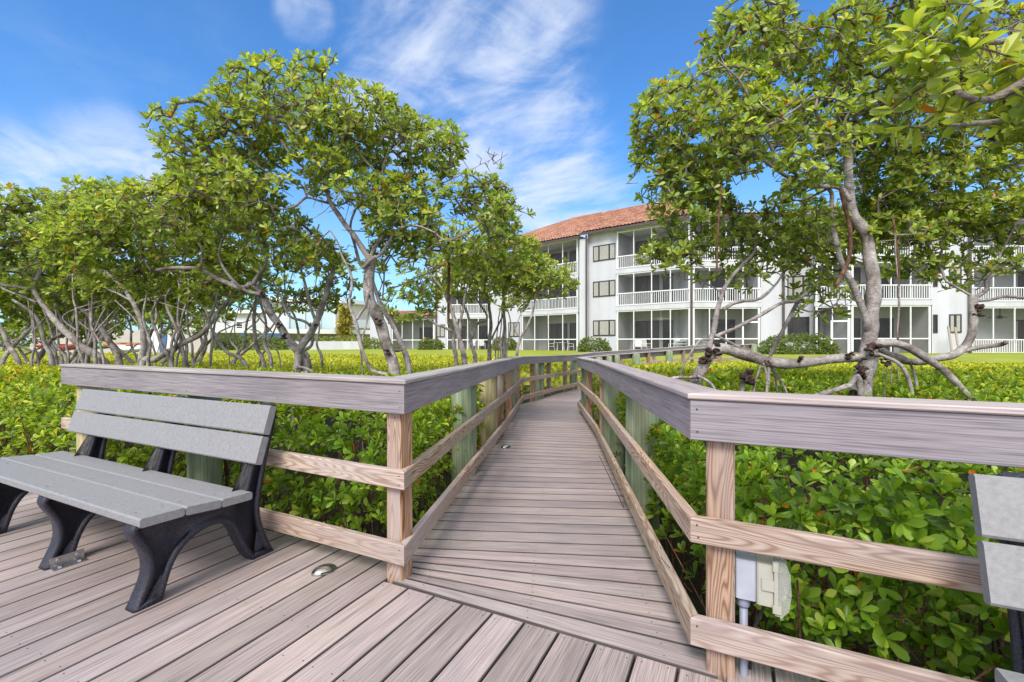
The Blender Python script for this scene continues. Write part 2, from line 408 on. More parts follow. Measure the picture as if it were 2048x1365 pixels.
# the left end post and its neighbour, pale and square
railing('boardwalk_railing', 'left hand railing of the boardwalk, running from the corner post beyond the deck light', LEFT, True, range(1, 8),
        [(1, 4.10), (2, 1.2), (2, 2.9), (3, .9), (3, 2.3), (4, 1.0), (5, .9), (6, 1.5), (6, 3.4), (7, 1.5), (7, 3.3)],
        [(1, 2.15, .125, 1.04, GRN), (1, 3.55, .125, 1.04, TANP), (2, 1.9, .12, 1.04, GRN), (3, 1.7, .12, 1.04, GRN), (4, 1.9, .12, 1.0, GRN)])
railing('boardwalk_railing', 'right hand railing of the boardwalk, with tall green round pilings outside it', RIGHT, False, range(1, 6),
        [(1, 4.15), (2, 1.6), (3, .5), (3, 2.2), (3, 3.8), (3, 5.2), (4, 1.5), (4, 3.4), (5, .9), (5, 2.6)],
        [(1, 1.95, .13, 1.04, GRN), (1, 3.75, .13, 1.04, GRN), (2, 2.6, .12, 1.04, GRN), (3, 1.3, .12, 1.05, GRN), (3, 2.9, .12, 1.05, GRN), (3, 4.5, .12, 1.05, GRN), (4, .8, .12, 1.05, GRN), (4, 2.5, .12, 1.05, GRN), (5, 3.3, .12, 1.05, GRN)])
railing('deck_railing', 'nearest railing at the right, its post carrying the outlet box', RIGHT, False, [0], [(0, 2.20)], [])
for o in list(bpy.data.objects):      # end post of the left deck railing
    if o.get('label', '').startswith('long low railing'):
        p, a, n = poly_at(LEFT, 0, .19, .14, True)
        mb = MB(); mb.tube([p+V((0, 0, z)) for z in (-.8, 0, .6, 1.04)], .098, 18, wob=.05, tone=(1.5, 1.25, .95)); mb.build('piling', M['pile'], o, True)
# deck boards (perpendicular to the deck edge)
dk = MB(); sd = dk; w, gap = .164, .0075
E0 = L0+Nd*.015
for i in range(-42, 27):
    u0 = i*w+.02; u1 = u0+w-gap; tone = random.uniform(.83, 1.1); tt = (tone*random.uniform(.98, 1.03), tone, tone*random.uniform(.97, 1.03))
    end = .17 if (u1 < -.05 or u0 > 1.36) else -.005
    for (d0, d1) in ((-5.2, -2.9), (-2.895, end)) if i % 2 else ((-5.2, -3.7), (-3.695, end)):
        a0 = E0+Ud*u0+Nd*d0; a1 = E0+Ud*u0+Nd*d1; b1 = E0+Ud*u1+Nd*d1; b0 = E0+Ud*u1+Nd*d0
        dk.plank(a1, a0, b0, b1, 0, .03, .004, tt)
        for dd in (d1-.03, d1-.62, d1-1.23, d1-1.84, d1-2.45):
            if dd > d0:
                for uu in (u0+.028, u1-.028): sd.disc(E0+Ud*(uu+random.uniform(-.004, .004))+Nd*(dd+random.uniform(-.01, .01))+V((0, 0, .0008)), .0034, 6, 1)
for d in (-.06, -.65, -1.25, -1.85, -2.45, -3.1, -3.7):     # joists
    dk.beam(E0+Ud*-6.8+Nd*d+V((0, 0, -.13)), E0+Ud*4.3+Nd*d+V((0, 0, -.13)), .05, .19, tone=.45)
dko = dk.build('deck', [M['plank'], M['screw']]); tag(dko, 'grey brown composite deck boards in the foreground', 'deck', kind='structure')
# boardwalk boards: a fan of wedges at first, then square across
def arc(poly):
    pts = [p.copy() for p in poly]; s = [0]
    for a, b in zip(pts, pts[1:]): s.append(s[-1]+xy(b-a).length)
    def at(t):
        for k in range(len(s)-1):
            if t <= s[k+1] or k == len(s)-2:
                return pts[k]+(pts[k+1]-pts[k])*((t-s[k])/(s[k+1]-s[k]))
    return at, s[-1]
LW = offset_poly(LEFT, .10, True)[1:]; RW = offset_poly(RIGHT, .10, False)[1:]
LW[0] = L0+Ud*-.10+Nd*.02; RW[0] = R0+Ud*.10+Nd*.02
la, lL = arc(LW); ra, rL = arc(RW)
bw = MB(); sb = bw; tl = tr_ = 0.0; k = 0; N = int(rL/w)
lspan = lL
while tr_ < rL-.01 and k < 400:
    dr = w; dl = .128 if k < 13 else (lL-tl)*w/max(w, (rL-tr_))
    if k < 13: dl = (.060, .056, .058, .062, .075, .10, .135, .155, .162, .164, .164, .164, .164)[k]
    nl, nr = min(tl+dl, lL), min(tr_+dr, rL)
    g = .013
    A0, A1, B1, B0 = la(tl+g), ra(tr_+g), ra(nr), la(nl)
    zt = A0.z; tone = random.uniform(.84, 1.1); tt = (tone*random.uniform(.98, 1.04), tone, tone*random.uniform(.97, 1.03))
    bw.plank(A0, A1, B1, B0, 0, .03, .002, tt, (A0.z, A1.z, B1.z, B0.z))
    if k < 60:
        for f in (.12, .5, .88):
            for e in (.22, .78):
                q0 = A0+(A1-A0)*f; q1 = B0+(B1-B0)*f; sb.disc(q0+(q1-q0)*e+V((random.uniform(-.01, .01), 0, .001)), .0034, 6, 1)
    tl, tr_ = nl, nr; k += 1
for poly in (LW, RW):                       # stringers under the boards
    c = offset_poly(poly, .14, poly is RW)
    for a, b in zip(c, c[1:]): bw.beam(a+V((0, 0, -.14)), b+V((0, 0, -.14)), .05, .2, tone=.45)
bwo = bw.build('boardwalk', [M['plank'], M['screw']]); tag(bwo, 'curving composite boardwalk leading to the lawn', 'boardwalk', kind='structure')
# ------------------------------------------------------------------ benches
def smooth_closed(pts, n=4):
    out = []; m = len(pts)
    for k in range(m):
        p0, p1, p2, p3 = (V((*pts[(k+j) % m], 0)) for j in (-1, 0, 1, 2))
        for i in range(n):
            t = i/n; q = .5*((2*p1)+(p2-p0)*t+(2*p0-5*p1+4*p2-p3)*t*t+(3*p1-p0-3*p2+p3)*t**3); out.append((q.x, q.y))
    return out
def smooth_open(pts, n=5):
    pts = [V((*p, 0)) if len(p) == 2 else V(p) for p in pts]; out = []
    for k in range(len(pts)-1):
        p0 = pts[max(k-1, 0)]; p1 = pts[k]; p2 = pts[k+1]; p3 = pts[min(k+2, len(pts)-1)]
        for i in range(n):
            t = i/n; out.append(.5*((2*p1)+(p2-p0)*t+(2*p0-5*p1+4*p2-p3)*t*t+(3*p1-p0-3*p2+p3)*t**3))
    out.append(pts[-1]); return out
front = [(0, 0), (.030, .068), (.056, .137), (.060, .206), (.042, .272), (.006, .337), (-.006, .375), (.004, .405)]
top = [(.02, .412), (.20, .405), (.37, .385), (.53, .380)]
bkf = [(.548, .43), (.585, .566), (.640, .735), (.676, .86), (.690, .885)]
rear = [(.715, .893), (.737, .868), (.741, .81), (.715, .701), (.668, .506), (.636, .323), (.641, .22), (.678, .105), (.725, 0)]
arch = [(.586, 0), (.560, .034), (.535, .08), (.501, .152), (.471, .224), (.427, .269), (.362, .284), (.281, .265), (.211, .216), (.168, .147), (.145, .078), (.124, 0)]
def so(l): return [(p.x, p.y) for p in smooth_open(l, 3)]
PROF = so(front)+so(top)+so(bkf)+so(rear)+so(arch)
# inner recessed panel bounds: same outline pulled inwards
def inset(poly, d):
    m = len(poly); out = []
    for k in range(m):
        a, b, c = V(poly[k-1]), V(poly[k]), V(poly[(k+1) % m])
        t1 = (b-a); t2 = (c-b)
        t1 = t1.normalized() if t1.length > 1e-6 else t2.normalized(); t2 = t2.normalized() if t2.length > 1e-6 else t1
        n1 = V((t1.y, -t1.x)); n2 = V((t2.y, -t2.x)); n = n1+n2
        n = n.normalized() if n.length > 1e-6 else n1
        out.append(b+n*min(d/max(.45, n.dot(n1)), d*1.6))
    return out
def bench_leg(O, a, d, t0):
    """side frame: rounded rim with a recessed web on both faces"""
    th = .088; mb = MB(); n = len(PROF)
    ins0 = inset(PROF, .007); ins1 = inset(PROF, .026); ins2 = inset(PROF, .036)
    rings = [(ins1, .020), (ins1, .0)]
    seq = [(ins2, .022), (ins1, .002), (ins0, .0), (PROF, .008), (PROF, th-.008), (ins0, th), (ins1, th-.002), (ins2, th-.022)]
    b = len(mb.v)
    for ring, t in seq:
        for p in ring: mb.v.append(O+a*(t0+t)+d*p[0]+V((0, 0, p[1])))
    for r in range(len(seq)-1):
        for k in range(n):
            j = (k+1) % n; mb.face((b+r*n+k, b+r*n+j, b+(r+1)*n+j, b+(r+1)*n+k))
    mb.face(tuple(b+k for k in reversed(range(n)))); mb.face(tuple(b+(len(seq)-1)*n+k for k in range(n)))
    return mb
def make_bench(O, a, d, label, length, screw=True):
    root = empty('park_bench', O, label, 'bench')
    legs = []
    for i, t0 in enumerate((0, .915, 1.83)):
        me = bench_leg(O, a, d, t0); lo = me.build('leg', M['black'], root, True); legs.append(lo)
        bm = bmesh.new(); bm.from_mesh(lo.data); bmesh.ops.triangulate(bm, faces=[f for f in bm.faces if len(f.verts) > 4]); bmesh.ops.recalc_face_normals(bm, faces=bm.faces)
        bm.to_mesh(lo.data); bm.free()
        sh = MB()                                        # galvanised angle bracket
        for s0 in ((.03,),) if i == 1 else ():
            fr = (O, d, -a)
            q = O+d*.095-a*(.004-t0)+V((0, 0, 0))
            sh.beam(q-d*.075+V((0, 0, .030)), q+d*.075+V((0, 0, .030)), .005, .058, ch=.001)
            sh.beam(q-d*.075-a*.026+V((0, 0, .004)), q+d*.075-a*.026+V((0, 0, .004)), .046, .005, ch=.001)
            br = sh.build('bracket', M['steel'], lo)
            for s_ in (-.04, .045):
                bo = MB()
                bo.tube([q+d*s_-a*.028+V((0, 0, .006)), q+d*s_-a*.028+V((0, 0, .014))], .011, 6)
                bo.tube([q+d*s_+V((0, 0, .036)), q+d*s_-a*.010+V((0, 0, .036))], .010, 6)
                put('bolt', bo.mesh('bolt', M['steel']), lo)
    def slat(s0, z0, s1, z1, th):
        A = V((s0, z0)); B = V((s1, z1)); ax = (B-A).normalized(); n = V((-ax.y, ax.x)); c = (A+B)/2+n*(th/2)
        p = O+d*c.x+V((0, 0, c.y)); up = d*n.x+V((0, 0, n.y))
        mb = MB(); mb.beam(p+a*-.075, p+a*(length-.075), (B-A).length, th, up=up, ch=.007); sc = mb
        for t0 in (.044, .96, 1.875):
            for f in (.2, .8):
                q = A+(B-A)*f+n*(th+.0008); sc.disc(O+a*t0+d*q.x+V((0, 0, q.y)), .006, 8, 1, up)
        mb.build('slat', [M['slat'], M['steel']], root)
    slat(-.012, .4135, .178, .4075, .042); slat(.184, .407, .356, .390, .042); slat(.362, .3895, .530, .382, .042)
    slat(.594, .570, .640, .725, .040) if False else None
    for A, B in (((.588, .560), (.633, .712)), ((.636, .722), (.684, .882))):
        slat(A[0], A[1], B[0], B[1], .042)
    return root
a_l = -Ud; BO = V((-1.757, 2.137, 0))
make_bench(BO, -Ud, Nd, 'whole grey slatted bench with black legs at the left, its back to the railing', 2.24)
BR = R0+Ud*.825-Nd*.785
make_bench(BR+Ud*.01, Ud, Nd, 'grey bench cut off by the right edge, only its slat ends showing', 2.30)
# ------------------------------------------------------------------ deck lights
def deck_light(c, label):
    root = empty('deck_light', c, label, 'deck light', 'small metal lights set into the boards')
    ex = V((.80, .6, 0)); ey = V((-.6, .8, 0)); mb = MB(); n = 22
    rings = [(1, .001), (1, .006), (.93, .014), (.8, .022), (.55, .030), (.25, .034)]
    for r, z in rings:
        for k in range(n):
            an = 2*math.pi*k/n; mb.v.append(V(c)+ex*math.cos(an)*.068*r+ey*math.sin(an)*.046*r+V((0, 0, z)))
    for i in range(len(rings)-1):
        for k in range(n):
            j = (k+1) % n; mb.face((i*n+k, i*n+j, (i+1)*n+j, (i+1)*n+k))
    mb.face(tuple((len(rings)-1)*n+k for k in range(n)))
    mb.build('dome', M['chrome'], root, True)
    ln = MB(); ln.beam(V(c)+ex*.030-ey*.046+V((0, 0, .013)), V(c)-ex*.030-ey*.046+V((0, 0, .013)), .006, .008, ch=.002); ln.build('lens', M['glass'], root)
deck_light(V((-1.034, 2.535, 0)), 'metal dome light on the deck between bench and corner post')
deck_light(V((-.075, 5.70, -.04)), 'metal dome light on the boardwalk beside its left railing')
# ------------------------------------------------------------------ outlet box on the right post
pp, pa, pn = poly_at(RIGHT, 0, 2.20, .092, False)
ob = empty('outlet_box', pp+Ud*.052+V((0, 0, .3)), 'grey outlet box with clear hinged cover on the right corner post', 'outlet box')
fr = (pp+Ud*.0525, Ud, Nd); mb = MB(); mb.box(fr, (0, -.045, .305), (.068, .04, .452), ch=.005); mb.build('box', M['lightbox'], ob)
mb = MB(); mb.box(fr, (.0695, -.05, .30), (.128, .042, .452), ch=.006); mb.box(fr, (.085, -.058, .36), (.128, -.051, .40), ch=.002); mb.build('box_extension', M['beigepl'], ob)
mb = MB(); sec = [(.129, .275), (.150, .272), (.172, .30), (.180, .36), (.176, .43), (.160, .472), (.129, .472)]
mb.extrude(sec, lambda p, l: fr[0]+Ud*p[0]+Nd*(-.055+.1*l)+V((0, 0, p[1]))); cv = mb.build('cover', M['clear'], ob)
mb = MB(); mb.box(fr, (.125, -.060, .285), (.138, -.056, .465), ch=.001); mb.box(fr, (.12, -.062, .435), (.140, -.050, .470), ch=.003); mb.box(fr, (.12, -.062, .285), (.150, -.050, .312), ch=.003); put('hinge', mb.mesh('hinge', M['beigepl']), cv)
cp = pp+Ud*.080-Nd*.006
mb = MB(); mb.tube([cp+V((0, 0, -.5)), cp+V((0, 0, .30))], .0145, 14); mb.tube([cp+V((0, 0, .262)), cp+V((0, 0, .268)), cp+V((0, 0, .3045))], [.019, .022, .022], 14); mb.build('conduit', M['greypvc'], ob, True)
mb = MB(); mb.tube(smooth_open([cp+V((.01, .01, -.45)), cp+Ud*.03+Nd*.05+V((0, 0, .1)), cp+Ud*.09+Nd*.06+V((0, 0, .28))]), .006, 8); mb.build('cable', M['bronze'], ob, True)
# ------------------------------------------------------------------ foliage machinery
LEAFH = (np.array([[0, 0, 0], [.34, .13, .035], [.34, -.13, .035], [.34, 0, -.01], [.72, .205, .03], [.72, -.205, .03], [.72, 0, -.035], [.93, .115, -.02], [.93, -.115, -.02], [1, 0, -.075]]),
         np.array([[0, 3, 1], [0, 2, 3], [1, 3, 6], [1, 6, 4], [3, 2, 5], [3, 5, 6], [4, 6, 9], [4, 9, 7], [6, 5, 8], [6, 8, 9]]))
LEAFL = (np.array([[0, 0, 0], [.6, .21, .05], [.6, -.21, .05], [1, 0, -.04]]), np.array([[0, 3, 1], [0, 2, 3]]))
GREENS = np.array([[.145, .225, .034], [.235, .335, .048], [.335, .435, .068], [.45, .53, .10], [.57, .61, .18]])
HEDGE = np.array([[.10, .185, .016], [.175, .31, .023], [.26, .42, .032], [.39, .52, .05], [.52, .59, .11]])
def leaf_colours(n, w, orange=.012, pal=None):
    i = RNG.choice(len(w), n, p=np.array(w)/sum(w)); c = (GREENS if pal is None else pal)[i]*RNG.uniform(.8, 1.2, (n, 1))
    o = RNG.random(n) < orange
    c[o] = np.array([.55, .20, .02])*RNG.uniform(.7, 1.15, (o.sum(), 1)); return c
def foliage(name, pos, axis, size, nleaf, hi, weights, mtl, parent=None, orange=.012, spread=(18, 80), tint=None, pal=None):
    N = len(pos); pos = np.asarray(pos, float); axis = np.asarray(axis, float); axis /= np.linalg.norm(axis, axis=1, keepdims=True)
    lv, lf = LEAFH if hi else LEAFL
    ref = np.where(np.abs(axis[:, 2:3]) < .9, np.array([[0, 0, 1.]]), np.array([[1., 0, 0]]))
    e1 = np.cross(axis, ref); e1 /= np.linalg.norm(e1, axis=1, keepdims=True); e2 = np.cross(axis, e1)
    reps = np.clip(RNG.poisson(nleaf-3, N)+3, 3, nleaf+4); own = np.repeat(np.arange(N), reps)
    idx = np.concatenate([np.arange(r) for r in reps]); frac = (idx+.5)/reps[own]
    ph = idx*2.39996+RNG.uniform(0, 6.28, N)[own]+RNG.normal(0, .18, len(own))
    th = np.radians(spread[0]+(spread[1]-spread[0])*frac+RNG.normal(0, 9, len(own)))
    rad = e1[own]*np.cos(ph)[:, None]+e2[own]*np.sin(ph)[:, None]
    d = axis[own]*np.cos(th)[:, None]+rad*np.sin(th)[:, None]
    up = axis[own]*np.sin(th)[:, None]-rad*np.cos(th)[:, None]
    sd = np.cross(up, d)
    roll = RNG.normal(0, .35, len(own))[:, None]; up, sd = up*np.cos(roll)+sd*np.sin(roll), sd*np.cos(roll)-up*np.sin(roll)
    ln = (np.asarray(size)[own]*(.62+.42*np.sqrt(frac))*RNG.uniform(.75, 1.15, len(own)))[:, None, None]
    st = (rad*0)+axis[own]*((.5-frac)*.25)[:, None]*np.asarray(size)[own][:, None]
    wv = RNG.uniform(.82, 1.18, len(own))[:, None, None]
    pts = (pos[own]+st)[:, None, :]+ln*(d[:, None, :]*lv[None, :, 0:1]+wv*sd[:, None, :]*lv[None, :, 1:2]+up[:, None, :]*(lv[None, :, 2:3]*RNG.uniform(.2, 2.2, (len(own), 1, 1))))
    nl, nv, nf = len(own), len(lv), len(lf)
    fc = (lf[None]+(np.arange(nl)*nv)[:, None, None]).reshape(-1, 3)
    c = leaf_colours(nl, weights, orange, pal)
    c *= RNG.uniform(.82, 1.18, N)[own][:, None]
    if tint is not None: c *= np.asarray(tint)[own]
    me = bpy.data.meshes.new(name); V_ = pts.reshape(-1, 3)
    me.vertices.add(len(V_)); me.vertices.foreach_set('co', V_.ravel().astype(np.float32))
    me.loops.add(fc.size); me.loops.foreach_set('vertex_index', fc.ravel().astype(np.int32))
    me.polygons.add(len(fc)); me.polygons.foreach_set('loop_start', (np.arange(len(fc))*3).astype(np.int32)); me.polygons.foreach_set('loop_total', np.full(len(fc), 3, np.int32))
    a = me.attributes.new('Col', 'FLOAT_COLOR', 'FACE')
    cc = np.repeat(c, nf, axis=0); a.data.foreach_set('color', np.hstack([cc, np.ones((len(cc), 1))]).ravel().astype(np.float32))
    me.materials.append(mtl); me.update(calc_edges=True); me.validate()
    return put(name, me, parent)
def frustums(name, A, B, ra, rb, mtl, parent, n=4):
    """many short twig segments as one mesh"""
    A, B = np.asarray(A), np.asarray(B); d = B-A; L = np.linalg.norm(d, axis=1, keepdims=True); d = d/np.maximum(L, 1e-6)
    ref = np.where(np.abs(d[:, 2:3]) < .9, np.array([[0, 0, 1.]]), np.array([[1., 0, 0]]))
    x = np.cross(d, ref); x /= np.linalg.norm(x, axis=1, keepdims=True); y = np.cross(d, x)
    an = 2*np.pi*np.arange(n)/n; ring = x[:, None]*np.cos(an)[None, :, None]+y[:, None]*np.sin(an)[None, :, None]
    v = np.concatenate([A[:, None]+ring*np.asarray(ra)[:, None, None], B[:, None]+ring*np.asarray(rb)[:, None, None]], 1)
    k = np.arange(n); q = np.stack([k, (k+1) % n, n+(k+1) % n, n+k], 1)
    f = (q[None]+(np.arange(len(A))*2*n)[:, None, None]).reshape(-1, 4)
    me = bpy.data.meshes.new(name); me.vertices.add(v.size//3); me.vertices.foreach_set('co', v.ravel().astype(np.float32))
    me.loops.add(f.size); me.loops.foreach_set('vertex_index', f.ravel().astype(np.int32))
    me.polygons.add(len(f)); me.polygons.foreach_set('loop_start', (np.arange(len(f))*4).astype(np.int32)); me.polygons.foreach_set('loop_total', np.full(len(f), 4, np.int32))
    me.polygons.foreach_set('use_smooth', np.ones(len(f), bool))
    me.materials.append(mtl); me.update(calc_edges=True); return put(name, me, parent)
def ell(px, py, rx, ry, Y, rd=None, dens=1.0):
    """crown lobe: centre from photo position and distance, radii in metres"""
    c = P(px, py, Y); return (np.array(c), np.array([rx*Y/F, rd if rd else rx*Y/F*.9, ry*Y/F]), dens)
def sample_lobes(lobes, count, mind, gap=.0, gs=1.6, shell=4.5):
    vol = np.array([np.prod(e[1])**.8*e[2] for e in lobes]); vol /= vol.sum(); out = []; ax = []; grid = {}
    tries = 0
    while len(out) < count and tries < count*12:
        tries += 1
        e = lobes[RNG.choice(len(lobes), p=vol)]
        v = RNG.normal(size=3); v /= np.linalg.norm(v); r = RNG.random()**(1/shell)
        if v[2] < -.3 and RNG.random() < .45: v[2] = abs(v[2])
        q = e[0]+v*r*e[1]
        if gap and mnoise.noise(V(q)*gs) < -gap: continue
        key = tuple((q/mind).astype(int)); bad = False
        for dx in (-1, 0, 1):
            for dy in (-1, 0, 1):
                for dz in (-1, 0, 1):
                    for o in grid.get((key[0]+dx, key[1]+dy, key[2]+dz), ()):
                        if np.sum((o-q)**2) < mind*mind: bad = True
        if bad: continue
        grid.setdefault(key, []).append(q); out.append(q)
        a = v/e[1]*e[1].mean(); a = a/np.linalg.norm(a)*.75+np.array([0, -.12, .85])+RNG.normal(0, .28, 3); ax.append(a/np.linalg.norm(a))
    return np.array(out), np.array(ax)
def make_tree(label, base, branches, lobes, count, leaf, hi=True, weights=(2, 4, 4, 2, .6), group=None, mind=.1, burls=(), rs=1.0, shell=4.5, orange=.012, gap=.12, nleaf=9, props=(), twigr=.0032, bare=(), cat='tree', step=.14, name='mangrove_tree'):
    """branches: (list of points, r0, r1, sides). crown twigs grow from the branch skeleton to every leaf rosette"""
    root = empty(name, base, label, cat, group)
    tb = MB(); nodes = []; nrad = []
    for br in branches:
        pts, r0, r1 = br[0], br[1]*rs, br[2]*rs**.5; s = smooth_open(pts, 6)
        wig = [p+V((mnoise.noise(p*2.1), mnoise.noise(p*2.1+V((9, 0, 0))), mnoise.noise(p*2.1+V((0, 9, 0)))))*(.03+.0*r0) for p in s]
        wig[0] = s[0]
        m = len(wig); rr = [r1+(r0-r1)*(1-k/(m-1))**1.6 if r0 > .09 else r0+(r1-r0)*(k/(m-1))**.8 for k in range(m)]
        rr = [r*(1+.16*mnoise.noise(p*6.0)) for r, p in zip(rr, wig)]
        tb.tube(wig, rr, 10 if r0 > .04 else 7, wob=.22)
        if not (len(br) > 3 and br[3] == 'root'):
            for k in range(0, m, 1): nodes.append(np.array(wig[k])); nrad.append(rr[k])
    for i, (p, r) in enumerate(burls):
        for j in range(7):
            tb.blob(p+V((random.uniform(-1, 1), random.uniform(-1, .3), random.uniform(-1, 1)))*r*.9, r*random.uniform(.3, .65), 1, (1, 1, random.uniform(.4, .9)), i*7+j, .55)
    tro = tb.build('trunk', [M['bark'], M['burl'], M['twig']], root, True)
    if count:
        pos, ax = sample_lobes(lobes, count, mind, gap, shell=shell)
        N0 = np.array(nodes); par = [-1]*len(nodes); cnt = [0]*len(nodes); arr = np.empty((len(nodes)+count*14, 3)); arr[:len(nodes)] = N0; n = len(nodes); nb = n
        pen = np.zeros(len(arr)); pen[:n] = np.clip(np.array(nrad)*6-.1, 0, .6)
        d0 = np.array([np.min(np.sum((N0-p)**2, 1)) for p in pos]); order = np.argsort(d0)
        tips = []
        for oi in order:
            tip = pos[oi]; a = ax[oi]
            dv = arr[:n]-tip; dd = np.sqrt(np.sum(dv*dv, 1))+pen[:n]
            j = int(np.argmin(dd)); start = arr[j].copy(); L = np.linalg.norm(tip-start); k = max(1, int(L/step))
            c1 = start+(tip-start)*.4+np.array([0, 0, -.10*L])+RNG.normal(0, .10*L, 3); prev = j
            for i in range(1, k+1):
                t = i/k; q = (1-t)**2*start+2*t*(1-t)*c1+t*t*tip
                if i < k: q = q+RNG.normal(0, .014, 3)
                arr[n] = q; par.append(prev); cnt.append(0); pen[n] = 0; prev = n; n += 1
            tips.append(prev)
            j = prev
            while j >= nb: cnt[j] += 1; j = par[j]
        par = np.array(par); cnt = np.array(cnt[:n]); ii = np.arange(nb, n)
        rad = np.minimum(twigr*np.maximum(cnt, 1)**.40, twigr*3.6)
        sk = np.array(nrad)*.95; rad[ii] = np.where(par[ii] < nb, np.minimum(rad[ii], sk[np.minimum(par[ii], nb-1)]), rad[ii]); pr = np.where(par[ii] >= nb, rad[np.maximum(par[ii], 0)], np.minimum(rad[ii]*1.15, sk[np.minimum(par[ii], nb-1)])); pr = np.minimum(pr, rad[ii]*1.35)
        A, B, RA, RB = arr[par[ii]], arr[ii], pr, rad[ii]
        if hi:
            low = [(c+np.array([0, 0, -.35*r[2]]), r*np.array([.95, .95, .8]), d) for c, r, d in lobes]
            bp, _ = sample_lobes(low, int(count*.16), .05, shell=2.5); e = []
            if len(bare): bp = np.vstack([bp, sample_lobes(bare[0], bare[1], .05)[0]])
            for q in bp:
                dv = np.sum((arr[:n]-q)**2, 1); j = int(np.argmin(dv)); m_ = (arr[j]+q)/2+RNG.normal(0, .05, 3); e += [(arr[j], m_), (m_, q)]
            A = np.vstack([A, [x[0] for x in e]]); B = np.vstack([B, [x[1] for x in e]]); RA = np.append(RA, np.full(len(e), twigr*1.1)); RB = np.append(RB, np.full(len(e), twigr*.6))
        bo_ = frustums('branches', A, B, RA, RB, M['twig'], None, 5 if hi else 4); bd = bo_.data; bd.polygons.foreach_set('material_index', np.full(len(bd.polygons), 2, np.int32))
        bm = bmesh.new(); bm.from_mesh(tro.data); bm.from_mesh(bd); bm.to_mesh(tro.data); bm.free(); bpy.data.objects.remove(bo_); bpy.data.meshes.remove(bd)
        foliage('crown', pos, ax, np.full(len(pos), leaf)*RNG.uniform(.8, 1.2, len(pos)), nleaf, hi, weights, M['leaf'], root, orange)
    if props:
        for pts, r in props:
            mb = MB(); mb.tube(smooth_open(pts, 5), [r*.5]+[r]*(5*(len(pts)-1)-1)+[r*.35], 7); mb.build('aerial_root', M['root'], root, True)
    return root
def B_(Y, pts, r0, r1, kind=None, dy=0.0):
    """branch through photo positions; depth starts at Y and drifts by dy along it"""
    n = len(pts); out = []
    for k, p in enumerate(pts):
        yy = (p[2] if len(p) > 2 else Y+dy*(k/max(1, n-1))**1.5)
        out.append(P(p[0], p[1], yy))
    return (out, r0, r1, kind) if kind else (out, r0, r1)
def down(Y, px, py, z=-.65, dx=0, dy=0):
    p = P(px, py, Y); return V((p.x+dx, p.y+dy, z))
def foot(br, dx=0, dy=0, z=-.65):
    """carry a branch that starts at its foot on down to the mud"""
    p = br[0][0]; return ([V((p.x+dx, p.y+dy, z)), *br[0]], br[1]*1.25, *br[2:])
